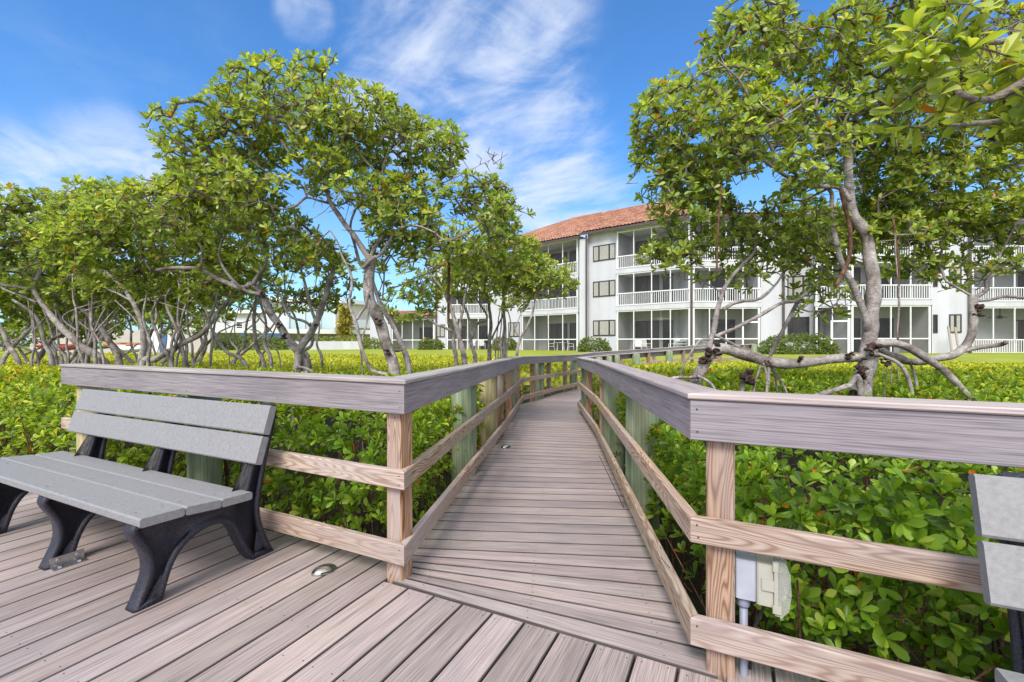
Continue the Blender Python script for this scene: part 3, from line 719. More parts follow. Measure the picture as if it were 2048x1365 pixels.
# ---- big right-hand mangrove
Y4 = 4.5
T4 = [
 foot(B_(Y4, [(1724, 800), (1728, 765), (1738, 727), (1741, 690), (1744, 640), (1747, 585), (1740, 505), (1732, 466), (1708, 426), (1698, 390), (1697, 330), (1698, 271), (1714, 234), (1695, 205), (1686, 169), (1686, 92), (1677, 55), (1732, 6), (1760, -60)], .150, .030, dy=.3)),
 B_(Y4, [(1740, 660), (1733, 630), (1708, 579), (1682, 527), (1669, 466), (1663, 410), (1661, 385), (1650, 372)], .075, .022, dy=-.12),
 B_(Y4-.1, [(1700, 400), (1677, 375), (1640, 371), (1609, 369), (1548, 338), (1508, 308), (1498, 292), (1526, 261), (1609, 209)], .052, .014, dy=-.5),
 B_(Y4-.3, [(1548, 330), (1545, 310), (1526, 277), (1498, 252), (1501, 215), (1480, 160), (1440, 120)], .035, .01, dy=-.3),
 B_(Y4-.3, [(1508, 308), (1470, 300), (1420, 290), (1370, 300), (1330, 270)], .022, .007, dy=.2),
 B_(Y4+.2, [(1698, 271), (1690, 240), (1660, 200), (1640, 166), (1609, 166), (1570, 150), (1530, 110)], .04, .012, dy=.6),
 B_(Y4+.2, [(1714, 234), (1735, 222), (1763, 212), (1810, 206), (1880, 180)], .045, .012, dy=.4),
 B_(Y4+.2, [(1698, 300), (1740, 290), (1790, 270), (1850, 268), (1930, 290), (1990, 300)], .04, .012, dy=.9),
 B_(Y4+.3, [(1686, 100), (1650, 70), (1600, 50), (1540, 30)], .03, .01, dy=-.4),
 B_(Y4, [(1742, 704), (1724, 714), (1680, 717), (1622, 724), (1580, 729), (1536, 724), (1485, 710), (1444, 697), (1420, 712), (1406, 738), (1393, 770), (1392, 800)], .075, .085),
 B_(Y4, [(1413, 720), (1418, 690), (1427, 663), (1434, 628), (1442, 598), (1450, 575), (1466, 550), (1485, 530), (1510, 500), (1500, 450)], .062, .02, dy=.3),
 B_(Y4, [(1447, 618), (1465, 605), (1485, 601), (1519, 598), (1547, 574), (1564, 545), (1575, 500)], .04, .014, dy=.5),
 B_(Y4, [(1432, 672), (1450, 662), (1478, 649), (1526, 628), (1571, 604), (1598, 598), (1628, 572), (1655, 548), (1668, 520)], .037, .022, dy=.6),
 B_(Y4+.6, [(1533, 790), (1538, 735), (1540, 710), (1553, 683), (1581, 635), (1600, 600)], .035, .03, dy=.0),
 B_(Y4+.3, [(1598, 612), (1620, 622), (1645, 620), (1673, 608), (1690, 580), (1720, 570)], .02, .008, dy=.4),
 B_(Y4+.4, [(1446, 585), (1400, 560), (1360, 560), (1320, 550)], .02, .006, dy=.0),
 foot(B_(Y4-.2, [(1722, 778), (1700, 772), (1673, 779), (1625, 792)], .05, .03, 'root'), .1),
 B_(Y4, [(1741, 690), (1758, 688), (1793, 690), (1834, 708), (1888, 741), (1929, 779), (1966, 818), (1990, 900)], .085, .034, 'root', -.2),
 B_(Y4-.1, [(1750, 708), (1769, 714), (1799, 731), (1817, 765), (1825, 810), (1830, 900)], .032, .024, 'root', -.1),
 B_(Y4+.1, [(1765, 705), (1806, 717), (1827, 751), (1838, 803), (1845, 900)], .026, .018, 'root'),
 B_(Y4+.4, [(1785, 710), (1784, 760), (1782, 860)], .009, .008, 'root'), B_(Y4+.4, [(1795, 712), (1800, 770), (1806, 860)], .008, .007, 'root'), B_(Y4+.3, [(1775, 712), (1772, 770), (1766, 860)], .009, .007, 'root'),
 B_(Y4, [(1423, 680), (1400, 683), (1379, 715), (1362, 752), (1355, 800)], .02, .014, 'root'),
 B_(Y4, [(1435, 672), (1460, 682), (1485, 697), (1526, 714), (1545, 735), (1560, 800)], .025, .015, 'root', .2),
 B_(Y4-.1, [(1398, 755), (1376, 755), (1338, 758), (1320, 790)], .03, .015, 'root'), B_(Y4-.15, [(1395, 752), (1416, 762), (1430, 775), (1445, 810)], .026, .016, 'root'),
 B_(Y4, [(1525, 725), (1520, 745), (1512, 775), (1505, 830)], .022, .016, 'root'), B_(Y4-.1, [(1528, 728), (1535, 760), (1530, 830)], .02, .014, 'root'),
 B_(Y4+.1, [(1535, 728), (1556, 752), (1572, 780), (1590, 830)], .022, .013, 'root'), B_(Y4, [(1500, 752), (1488, 780), (1485, 830)], .05, .03, 'root'),
 # right-hand limb and second stem
 B_(Y4+.1, [(1760, 700), (1793, 720), (1830, 723), (1878, 714), (1915, 702), (1940, 676), (1950, 628), (1951, 597)], .055, .06, dy=.2),
 B_(Y4+.2, [(1918, 700), (1960, 692), (2000, 688), (2012, 682)], .045, .028, dy=-.2),
 B_(Y4+.3, [(1951, 597), (1935, 587), (1896, 561), (1886, 543), (1872, 519), (1855, 480), (1840, 440)], .032, .01, dy=.2),
 B_(Y4+.3, [(1951, 600), (1972, 583), (1972, 558), (2009, 540), (2048, 521), (2110, 490)], .045, .02, dy=.1),
 B_(Y4+.3, [(1953, 605), (1985, 603), (2009, 596), (2060, 597), (2130, 580)], .035, .02, dy=-.1),
 B_(Y4+.3, [(1965, 560), (1995, 520), (2020, 470), (2040, 420)], .025, .01, dy=.1),
 B_(Y4+.1, [(1793, 690), (1795, 620), (1800, 560), (1793, 480), (1785, 430)], .016, .010),
]
lob4 = [ell(1560, 110, 165, 115, Y4+.1, .7), ell(1410, 250, 150, 110, Y4, .7), ell(1560, 290, 170, 100, Y4-.3, .5), ell(1400, 410, 105, 90, Y4+.1, .5), ell(1350, 520, 70, 55, Y4+.3, .35),
        ell(1480, 470, 120, 60, Y4+.4, .4, .6), ell(1690, 230, 150, 120, Y4+.2, .8, .8), ell(1840, 370, 190, 110, Y4+.6, .7), ell(1970, 470, 130, 85, Y4+.4, .6), ell(1790, 490, 120, 65, Y4+.5, .5, .7),
        ell(1620, 470, 110, 75, Y4+.3, .5, .8), ell(1700, 50, 190, 100, Y4+.3, .8, .8), ell(1650, 600, 90, 45, Y4+.5, .35, .5), ell(1640, 330, 110, 60, Y4-.55, .3, .9), ell(1900, 240, 170, 120, Y4+.5, .7, .8),
        ell(1930, 90, 170, 110, Y4+.6, .7, .7), ell(2040, 360, 110, 120, Y4+.5, .6, .8), ell(1330, 330, 70, 90, Y4+.1, .4, .7), ell(1530, 420, 140, 55, Y4+.5, .5, .8), ell(1420, 340, 110, 70, Y4+.4, .5, .7), ell(1580, 490, 150, 75, Y4+.6, .5, 1.3), ell(1680, 410, 130, 60, Y4+.7, .5, 1.2), ell(1590, 395, 130, 50, Y4+.3, .4, 1.4), ell(1800, 440, 150, 60, Y4+.8, .5, 1), ell(1900, 540, 110, 40, Y4+.6, .4, .6), ell(1480, 560, 90, 30, Y4+.5, .3, .5)]
make_tree('big grey mangrove with a horizontal log and arching roots behind the right railing', P(1724, 800, Y4), T4, lob4, 4700, .083, rs=.51, shell=2.9, gap=.16, 
          burls=[(P(1738, 705, Y4-.1), .075), (P(1725, 745, Y4-.1), .06), (P(1600, 719, Y4-.06), .03), (P(1700, 712, Y4-.08), .035), (P(1425, 700, Y4-.07), .06), (P(1408, 725, Y4-.07), .05), (P(1492, 755, Y4-.03), .07), (P(1950, 622, Y4+.25), .055), (P(1535, 728, Y4-.06), .03), (P(1463, 652, Y4), .022), (P(1770, 722, Y4-.05), .05), (P(1715, 790, Y4-.1), .06)],
          mind=.06, twigr=.0046, weights=(2, 4, 4, 2.2, .8), props=[([P(1680, 375, Y4-.2), P(1700, 460, Y4-.25), P(1697, 520, Y4-.25), P(1670, 575, Y4-.25)], .018), ([P(1443, 370, Y4-.4), P(1436, 460, Y4-.4), P(1433, 560, Y4-.4)], .009), ([P(1795, 690, Y4+.1), P(1798, 620, Y4+.1), P(1796, 520, Y4+.1), P(1785, 430, Y4+.1)], .010)])
# ---- near branch hanging in from the right
Yn = 2.05
TN = [([V((3.6, 2.0, -.7)), V((3.5, 2.05, .5)), V((3.35, 2.1, 1.4)), V((3.2, 2.1, 2.2)), V((3.0, 2.1, 2.7))], .11, .05),
      ([V((3.3, 2.1, 1.7)), P(2180, 120, Yn+.1), P(2060, 170, Yn), P(1990, 200, Yn), P(1930, 190, Yn-.05), P(1880, 160, Yn)], .035, .008),
      ([V((3.2, 2.1, 2.2)), P(2200, 20, Yn), P(2080, 60, Yn), P(2000, 80, Yn), P(1920, 60, Yn-.1)], .03, .008),
      ([V((3.3, 2.1, 1.7)), P(2150, 220, Yn+.2), P(2050, 240, Yn+.1), P(1960, 250, Yn+.1), P(1900, 250, Yn)], .028, .007)]
lobN = [ell(1960, 110, 120, 120, Yn+.05, .25), ell(1880, 100, 90, 90, Yn, .2), ell(2010, 240, 110, 70, Yn+.2, .25), ell(1850, 215, 70, 40, Yn+.1, .15, .8), ell(2040, 40, 120, 90, Yn, .25), ell(1905, 10, 110, 60, Yn, .2), ell(2120, 150, 90, 160, Yn, .3, .6)]
make_tree('leafy mangrove branch hanging in from the upper right corner, nearest foliage', V((3.6, 2.0, -.6)), TN, lobN, 360, .10, weights=(.6, 2, 4, 3.5, 2), mind=.06, shell=3, gap=.3, nleaf=8, orange=.03)
# ---- left centre tree
Y1 = 6.0
T1 = [
 foot(B_(Y1, [(790, 756), (777, 704), (759, 648), (740, 600), (736, 566), (738, 519)], .105, .085)),
 B_(Y1, [(738, 525), (730, 506), (709, 474), (694, 455), (678, 430), (663, 408), (655, 385), (651, 367), (638, 352), (619, 343), (590, 320), (560, 280)], .07, .014, dy=-.5),
 B_(Y1, [(662, 408), (640, 402), (612, 395), (590, 410), (560, 418), (520, 405), (480, 420)], .032, .008, dy=-.6),
 B_(Y1, [(612, 395), (600, 370), (570, 350), (540, 345), (500, 320)], .024, .008, dy=-.3),
 B_(Y1, [(651, 367), (654, 330), (640, 280), (600, 230), (575, 180)], .026, .007, dy=.5),
 B_(Y1, [(738, 522), (752, 490), (777, 466), (786, 445), (793, 421), (772, 390), (762, 353), (772, 310), (800, 270)], .055, .010, dy=.3),
 B_(Y1-.1, [(724, 536), (745, 515), (759, 508), (785, 472), (800, 457), (830, 450), (860, 462), (890, 480), (920, 470)], .042, .010, dy=-.4),
 B_(Y1, [(770, 475), (800, 440), (825, 415), (850, 380), (890, 365), (930, 345), (985, 318)], .026, .004, dy=.2),
 B_(Y1, [(762, 353), (730, 320), (700, 270), (690, 220), (680, 180)], .026, .007, dy=.4),
 B_(Y1-.25, [(775, 750), (742, 741), (727, 704), (711, 648), (697, 611), (702, 572), (697, 545), (683, 515), (676, 488), (662, 462)], .048, .012, dy=.1),
 B_(Y1-.2, [(711, 640), (720, 625), (731, 610), (737, 580)], .03, .026),
 foot(B_(Y1+.4, [(818, 756), (804, 693), (785, 651), (764, 611), (748, 577), (735, 545), (722, 530), (712, 495), (700, 455), (709, 420), (740, 370)], .06, .016)),
 B_(Y1+.3, [(804, 700), (790, 702), (778, 698)], .03, .03),
 B_(Y1+.3, [(780, 575), (800, 570), (830, 555), (860, 545), (900, 520)], .02, .007, dy=.2),
 B_(Y1+.3, [(765, 600), (770, 540), (790, 500), (820, 480)], .022, .008, dy=.6),
 foot(B_(Y1-.2, [(725, 770), (724, 700), (732, 650), (738, 610)], .014, .014, 'root')),
]
lob1 = [ell(590, 240, 160, 100, Y1, .9), ell(440, 310, 140, 90, Y1-.1, .8), ell(720, 285, 140, 90, Y1, .9), ell(850, 310, 90, 65, Y1+.1, .6), ell(940, 440, 105, 90, Y1+.1, .6), ell(560, 380, 210, 95, Y1-.5, .5), ell(830, 430, 120, 85, Y1+.2, .7, .8),
        ell(700, 400, 130, 70, Y1-.5, .4, .6), ell(640, 155, 70, 34, Y1, .5), ell(985, 500, 75, 50, Y1+.2, .4, .8), ell(640, 500, 90, 50, Y1+.4, .4, .45), ell(800, 500, 90, 40, Y1+.5, .4, .5), ell(350, 420, 110, 60, Y1-.2, .5, .7), ell(730, 530, 150, 70, Y1+.6, .6, .35), ell(870, 530, 120, 70, Y1+.4, .6, .45), ell(560, 480, 160, 60, Y1+.3, .6, .5), ell(995, 420, 70, 85, Y1+.4, .5, .8), ell(990, 540, 75, 50, Y1+.5, .5, .6), ell(480, 400, 170, 80, Y1+.4, .5, .6)]
make_tree('tall forked mangrove just behind the left railing corner, with the highest crown there', P(790, 760, Y1), T1, lob1, 2700, .096, rs=.60, shell=3.0,  burls=[(P(757, 645, Y1-.08), .05), (P(776, 706, Y1-.08), .04), (P(738, 590, Y1-.06), .03)], mind=.075, twigr=.0052, gap=.08, weights=(2, 4, 4, 2.2, .6),
          props=[([P(897, 470, Y1+.5), P(898, 540, Y1+.5), P(897, 600, Y1+.5), P(897, 655, Y1+.5)], .020)], bare=([ell(985, 320, 40, 25, Y1+.2, .2), ell(1010, 400, 25, 40, Y1+.2, .2)], 40))
Yb = 7.0
T1b = [
 foot(B_(Yb, [(593, 748), (597, 715), (600, 700), (632, 645), (645, 615), (656, 585), (666, 540), (656, 519), (635, 506), (600, 500), (560, 470)], .075, .02)),
 foot(B_(Yb+.1, [(612, 744), (606, 720), (598, 703), (582, 685), (556, 645), (540, 625), (524, 590), (505, 568), (486, 575), (431, 555), (400, 537), (345, 537), (301, 543), (255, 531), (185, 506)], .085, .018)),
 B_(Yb, [(632, 645), (619, 598), (603, 545), (606, 516), (627, 495), (640, 450)], .035, .012, dy=.3),
 B_(Yb, [(508, 570), (515, 555), (529, 531), (535, 494), (523, 472), (500, 440)], .042, .012, dy=.2),
 B_(Yb, [(520, 590), (490, 580), (455, 545), (440, 510), (450, 470), (470, 430)], .04, .012, dy=-.3),
 B_(Yb, [(400, 537), (402, 500), (385, 470), (380, 430)], .028, .01, dy=-.2),
 B_(Yb+.2, [(598, 705), (625, 690), (620, 650), (580, 630), (560, 590), (548, 565)], .04, .015, dy=.2),
 B_(Yb, [(301, 543), (270, 500), (230, 470)], .02, .006, dy=-.2),
 foot(B_(Yb-.1, [(590, 752), (600, 735), (625, 742)], .03, .02, 'root')),
]
lob1b = [ell(300, 450, 130, 70, Yb-.2, .7), ell(180, 500, 110, 55, Yb-.3, .5), ell(430, 430, 120, 65, Yb-.1, .6), ell(590, 560, 60, 40, Yb+.7, .4, .5), ell(640, 590, 40, 30, Yb+.7, .3, .4), ell(520, 480, 90, 60, Yb+.4, .6, .8), ell(90, 470, 60, 35, Yb-.2, .4), ell(250, 560, 120, 35, Yb+.3, .5, .5), ell(430, 540, 140, 60, Yb+.6, .6, .5), ell(640, 560, 80, 70, Yb+.8, .5, .35)]
make_tree('leaning mangrove with knobbly forked trunk left of the tallest one', P(600, 740, Yb), T1b, lob1b, 1350, .108, rs=.78, shell=3.0,  burls=[(P(572, 672, Yb-.05), .05), (P(560, 650, Yb-.05), .045), (P(632, 650, Yb-.05), .03), (P(525, 590, Yb), .04)], mind=.09, twigr=.0055, gap=.12, orange=.016)
# ---- left grove
def grove_tree(label, Y, brs, lobes, n, base, leaf=.15, **kw):
    r = random.Random(label); px0 = CX+base.x*F/base.y
    for k in range(6):
        x = px0+r.uniform(-150, 150); yy = Y+r.uniform(-.3, 1.4); l = r.uniform(-60, 60); w1 = r.uniform(-11, 11)
        brs = brs+[foot(B_(yy, [(x, 733), (x+l*.3+w1, 690), (x+l*.7, 640+r.uniform(-15, 15)), (x+l+w1, 590+r.uniform(-20, 20)), (x+l*1.3, 545)], r.uniform(.03, .055), .012), r.uniform(-.2, .2))]
        if k % 2: brs = brs+[B_(yy, [(x+l*.5, 665), (x+l*.5+r.choice((-1, 1))*30, 630), (x+l*.5+r.choice((-1, 1))*60, 600)], .025, .010)]
    lobes = lobes+[ell(px0-70, 575, 100, 42, Y+.5, .6, .8), ell(px0+60, 590, 90, 36, Y+.9, .5, .6)]
    make_tree(label, base, brs, lobes, int(n*1.4), leaf*.78, True, twigr=.0065, mind=.10, gap=.16, rs=.68, shell=3.0, **kw)
Yg = 9.2
GRP = None
grove_tree('mangrove with a long pale diagonal trunk at the far left', Yg, [
 foot(B_(Yg, [(210, 735), (160, 690), (123, 657), (89, 614), (68, 580), (77, 549), (89, 525), (110, 480)], .11, .03)), B_(Yg, [(68, 580), (30, 572), (0, 568), (-40, 540)], .05, .02), B_(Yg, [(74, 605), (40, 590), (6, 578), (-30, 560)], .04, .015),
 B_(Yg, [(62, 575), (52, 560), (47, 545)], .02, .01), foot(B_(Yg+.5, [(40, 732), (18, 691), (0, 654), (-30, 600)], .07, .04))],
 [ell(60, 440, 120, 60, Yg, .9), ell(20, 500, 90, 60, Yg, .8), ell(150, 460, 90, 60, Yg+.2, .7)], 620, P(200, 735, Yg), weights=(3, 4, 3, 1.5, .6), orange=.02)
grove_tree('twin stemmed mangrove leaning left inside the left grove', Yg+.6, [
 foot(B_(Yg+.6, [(240, 730), (228, 697), (197, 648), (154, 611), (123, 595), (90, 560)], .09, .03)), foot(B_(Yg+.8, [(104, 728), (92, 690), (80, 650), (58, 620), (25, 600)], .07, .03)), foot(B_(Yg+1, [(112, 728), (98, 690), (126, 660), (117, 610), (130, 560)], .06, .02))],
 [ell(110, 520, 110, 45, Yg+.8, .7), ell(200, 420, 80, 45, Yg+.8, .7)], 380, P(240, 730, Yg+.6), weights=(3, 4, 3, 1, .4))
grove_tree('upright mangrove with straight middle stem between two diagonal trunks', Yg-.4, [
 foot(B_(Yg-.4, [(283, 735), (289, 688), (284, 650), (274, 618), (252, 583), (225, 555), (205, 535)], .085, .028)), B_(Yg-.4, [(254, 586), (270, 560), (290, 538), (300, 500)], .045, .02), B_(Yg-.4, [(268, 610), (290, 600), (340, 590), (370, 580), (400, 560)], .035, .015), B_(Yg-.4, [(262, 600), (230, 585), (200, 575), (190, 570)], .035, .012)],
 [ell(220, 430, 110, 65, Yg-.3, .8), ell(330, 420, 90, 60, Yg-.2, .7), ell(250, 520, 100, 40, Yg-.2, .6, .6)], 560, P(285, 735, Yg-.4))
grove_tree('mangrove with long pale trunk sweeping up to the right behind the railing', Yg-.5, [
 foot(B_(Yg-.5, [(286, 736), (310, 720), (338, 703), (370, 685), (400, 669), (424, 645), (440, 620), (455, 601), (470, 560), (460, 520)], .085, .03)), B_(Yg-.4, [(424, 645), (410, 620), (390, 605), (350, 610)], .03, .012), B_(Yg-.4, [(440, 620), (480, 590), (500, 560)], .035, .015)],
 [ell(430, 500, 110, 50, Yg, .7), ell(480, 560, 70, 40, Yg+.1, .5, .6), ell(380, 400, 90, 50, Yg, .6)], 420, P(290, 736, Yg-.5))
grove_tree('thin dark mangrove on several prop roots in front of the hedge', Yg-1, [
 foot(B_(Yg-1, [(528, 738), (515, 700), (508, 660), (510, 600), (520, 570)], .05, .03)), foot(B_(Yg-.9, [(492, 735), (452, 703), (430, 670), (418, 640), (430, 600), (440, 570)], .045, .02)), foot(B_(Yg-.7, [(420, 738), (425, 690), (432, 640), (450, 600)], .035, .02)), foot(B_(Yg-.5, [(370, 735), (366, 690), (345, 640), (330, 600), (345, 570)], .05, .02)), foot(B_(Yg-.6, [(345, 735), (320, 680), (305, 630), (320, 590)], .05, .02)),
 foot(B_(Yg, [(560, 720), (540, 690), (520, 665), (500, 660)], .02, .015, 'root')), foot(B_(Yg-.8, [(460, 735), (455, 690), (450, 640)], .012, .010, 'root')), foot(B_(Yg-.8, [(482, 735), (470, 660), (480, 610)], .012, .010, 'root'))],
 [ell(350, 560, 100, 40, Yg, .6), ell(470, 540, 70, 40, Yg-.3, .5, .7)], 260, P(500, 735, Yg-1), weights=(4, 4, 2, .8, .2))
# background mangroves behind the grove: each its own tree
def auto_tree(label, px, Y, hgt, spread, n, leaf=.2, seed=0, lean=0, weights=(4, 4, 2.5, .8, .2), group=None, cat='tree', name='mangrove_tree'):
    r = random.Random(seed); b = V((GX(px, Y), Y, -.1)); brs = []
    for s in range(r.choice((2, 3, 3))):
        q = b+V((r.uniform(-.5, .5), r.uniform(-.4, .4), -.3)); pts = [q]; d = V((r.uniform(-.5, .5)+lean, r.uniform(-.3, .3), 1))
        for k in range(5):
            q = q+d.normalized()*(hgt*.17); d = d+V((r.uniform(-.6, .6), r.uniform(-.4, .4), r.uniform(-.2, .2))); d.z = max(d.z, .3); pts.append(q)
        brs.append((pts, .09, .025))
        e = pts[3]; brs.append(([e, e+V((r.uniform(-.7, .7), r.uniform(-.5, .5), .4)), e+V((r.uniform(-1.3, 1.3), r.uniform(-.7, .7), .8))], .045, .012))
    lobes = []
    for k in range(5):
        c = np.array(b)+np.array([r.uniform(-1, 1)*spread*.6+lean*.6, r.uniform(-.7, .7)*spread*.6, hgt*r.uniform(.62, .88)]); lobes.append((c, np.array([spread*.6, spread*.5, hgt*.17]), 1))
    make_tree(label, b, brs, lobes, n, leaf, False, weights, group, mind=.16, gap=.1, nleaf=9, name=name)
for args in [('leafy mangrove deep in the left grove in front of the red kayak', 130, 13.0, 3.7, 2.0, 300), ('leafy mangrove at the left picture edge, behind the diagonal trunk', 10, 12.5, 3.9, 2.0, 320),
             ('leafy mangrove behind the straight middle stem of the left grove', 270, 14.0, 3.9, 1.9, 300), ('small leafy mangrove behind the sweeping pale trunk, before the white car shelter', 395, 13.5, 3.3, 1.5, 220),
             ('short bushy mangrove low behind the far left trunks', 60, 15.5, 2.6, 1.8, 260), ('short bushy mangrove low between the kayaks and the paddle boards', 215, 16.5, 2.5, 1.5, 220)]:
    auto_tree(*args, seed=args[1]+3)
for lab, px, Y, hg, sp, n in [('dark broad tree far behind the tan wall at the left edge', 20, 36, 6.5, 4.5, 420), ('round tree far behind the tan wall, above the green kayak', 190, 38, 6.0, 4.2, 400), ('round tree far behind the paddle boards and tan wall', 330, 37, 5.6, 3.6, 360)]:
    auto_tree(lab, px, Y, hg, sp, n, .42, px+9, cat='tree', name='shade_tree')
# ---- young trees by the boardwalk bend
Y3 = 11.0
def young(label, Y, brs, lobes, n, base, **kw): make_tree(label, base, brs, [(c, r*np.array([1.2, 1.1, 1.15]), d) for c, r, d in lobes], int(n*1.0), .125, True, mind=.10, gap=.18, shell=2.8, twigr=.0065, orange=.02, **kw)
young('slender mangrove with twin stems beside the long hanging brown root', Y3-1.0, [
 foot(B_(Y3-1, [(930, 745), (922, 691), (914, 658), (906, 629), (897, 605), (883, 577), (868, 556), (850, 530)], .06, .015)), B_(Y3-1, [(920, 670), (922, 639), (926, 615), (930, 588), (941, 553), (951, 514), (940, 480)], .04, .012),
 foot(B_(Y3-.8, [(912, 730), (908, 690), (908, 666), (897, 658), (869, 648), (845, 632), (826, 627), (800, 628)], .045, .01))],
 [ell(900, 530, 90, 55, Y3-1, .7), ell(840, 600, 60, 30, Y3-.6, .4, .7), ell(812, 622, 62, 26, Y3-.6, .4, 1.1), ell(960, 480, 70, 40, Y3-.8, .5)], 380, P(930, 740, Y3-1))
young('crooked pale mangrove with a bent elbow branch before the porches', Y3, [
 foot(B_(Y3, [(950, 735), (949, 707), (942, 678), (940, 654), (934, 623), (914, 598), (900, 570)], .055, .015)), B_(Y3, [(943, 676), (950, 655), (958, 646), (972, 640), (973, 628), (955, 600), (940, 570)], .05, .015)],
 [ell(940, 560, 70, 40, Y3, .6), ell(985, 520, 60, 45, Y3, .5)], 230, P(950, 735, Y3))
young('grey mangrove stem with several straight roots left of the round flowering bush', Y3+.4, [
 foot(B_(Y3+.4, [(978, 735), (979, 689), (981, 639), (975, 590), (965, 560), (962, 532)], .055, .02)), foot(B_(Y3+.4, [(1008, 735), (1009, 690), (1008, 639), (1006, 590), (1010, 550)], .06, .02)),
 B_(Y3+.4, [(983, 680), (995, 650), (1006, 625), (1004, 590)], .03, .015)] + [foot(B_(Y3+.3, [(x, 735), (x+2, 690), (x+6, 640), (1005, 600)], .018, .012, 'root')) for x in (990, 996, 1001, 1014)],
 [ell(1010, 540, 75, 50, Y3+.4, .6), ell(1060, 560, 60, 45, Y3+.3, .5)], 330, P(1000, 735, Y3+.4))
young('thin mangrove leaning right over the boardwalk bend, lowest of the young ones', Y3-.6, [
 foot(B_(Y3-.6, [(1031, 735), (1033, 712), (1040, 681), (1059, 646), (1069, 613), (1072, 585), (1080, 560)], .042, .012)), B_(Y3-.6, [(1042, 676), (1030, 660), (1038, 640), (1050, 615)], .02, .01)],
 [ell(1085, 560, 58, 48, Y3-.6, .5), ell(1040, 590, 50, 35, Y3-.5, .4, .6), ell(1050, 510, 45, 30, Y3-.5, .4)], 260, P(1032, 735, Y3-.6), weights=(1.5, 4, 4, 2, .8))
# ------------------------------------------------------------------ low mangrove thicket (uncountable): leaves and prop roots
def seg_interp(poly, Y):
    pts = [(p.y, p.x) for p in poly]
    return np.interp(Y, [a for a, _ in pts], [b for _, b in pts])
cl = [(a+b)/2 for a, b in zip([LEFT[1], LEFT[2], LEFT[3], LEFT[5], LEFT[7], LEFT[8]], [RIGHT[1], RIGHT[2], RIGHT[3], RIGHT[4], RIGHT[5], RIGHT[6]])]
def clear_dist(x, y):
    """distance to the nearest deck / boardwalk edge (negative = on it)"""
    dd = (x-L0.x)*Nd.x+(y-L0.y)*Nd.y-.20
    lx = seg_interp(LEFT[1:], y)-.17; rx = seg_interp(RIGHT[1:], y)+.17
    inside = np.minimum(x-lx, rx-x)
    near = np.where(y < 9.5, -inside, 99.)
    far = np.full_like(x, 99.)
    for a, b in zip(cl[2:], cl[3:]):
        ax, ay, bx, by = a.x, a.y, b.x, b.y; t = np.clip(((x-ax)*(bx-ax)+(y-ay)*(by-ay))/((bx-ax)**2+(by-ay)**2), 0, 1)
        far = np.minimum(far, np.hypot(x-ax-t*(bx-ax), y-ay-t*(by-ay))-.95)
    return np.minimum(dd, np.minimum(near, far))
def top_z(x, y):
    n = np.array([mnoise.noise(V((a*1.1, b*1.1, 0)))*.10+mnoise.noise(V((a*3, b*3, 5)))*.06 for a, b in zip(x, y)])
    return .65+.14*np.clip((y-2.5)/3, 0, 1)-.30*np.clip((y-7)/9, 0, 1)+n*np.where(y > 9, .6, 1.0)
def lawn_edge(x): return np.interp(x, [-30, -6, 2, 6, 14, 40], [33, 28, 22, 17.5, 15.0, 13.5])
def scatter(n, ymin, ymax, sidef, full=False):
    y = ymin+(ymax-ymin)*RNG.random(n); hw = 1.3*y+2.6; x = (RNG.random(n)*2-1)*hw
    keep = sidef(x, y); x, y = x[keep], y[keep]; cd = clear_dist(x, y); k = (cd > .02) & (y < lawn_edge(x)); x, y, cd = x[k], y[k], cd[k]
    return x, y, cd
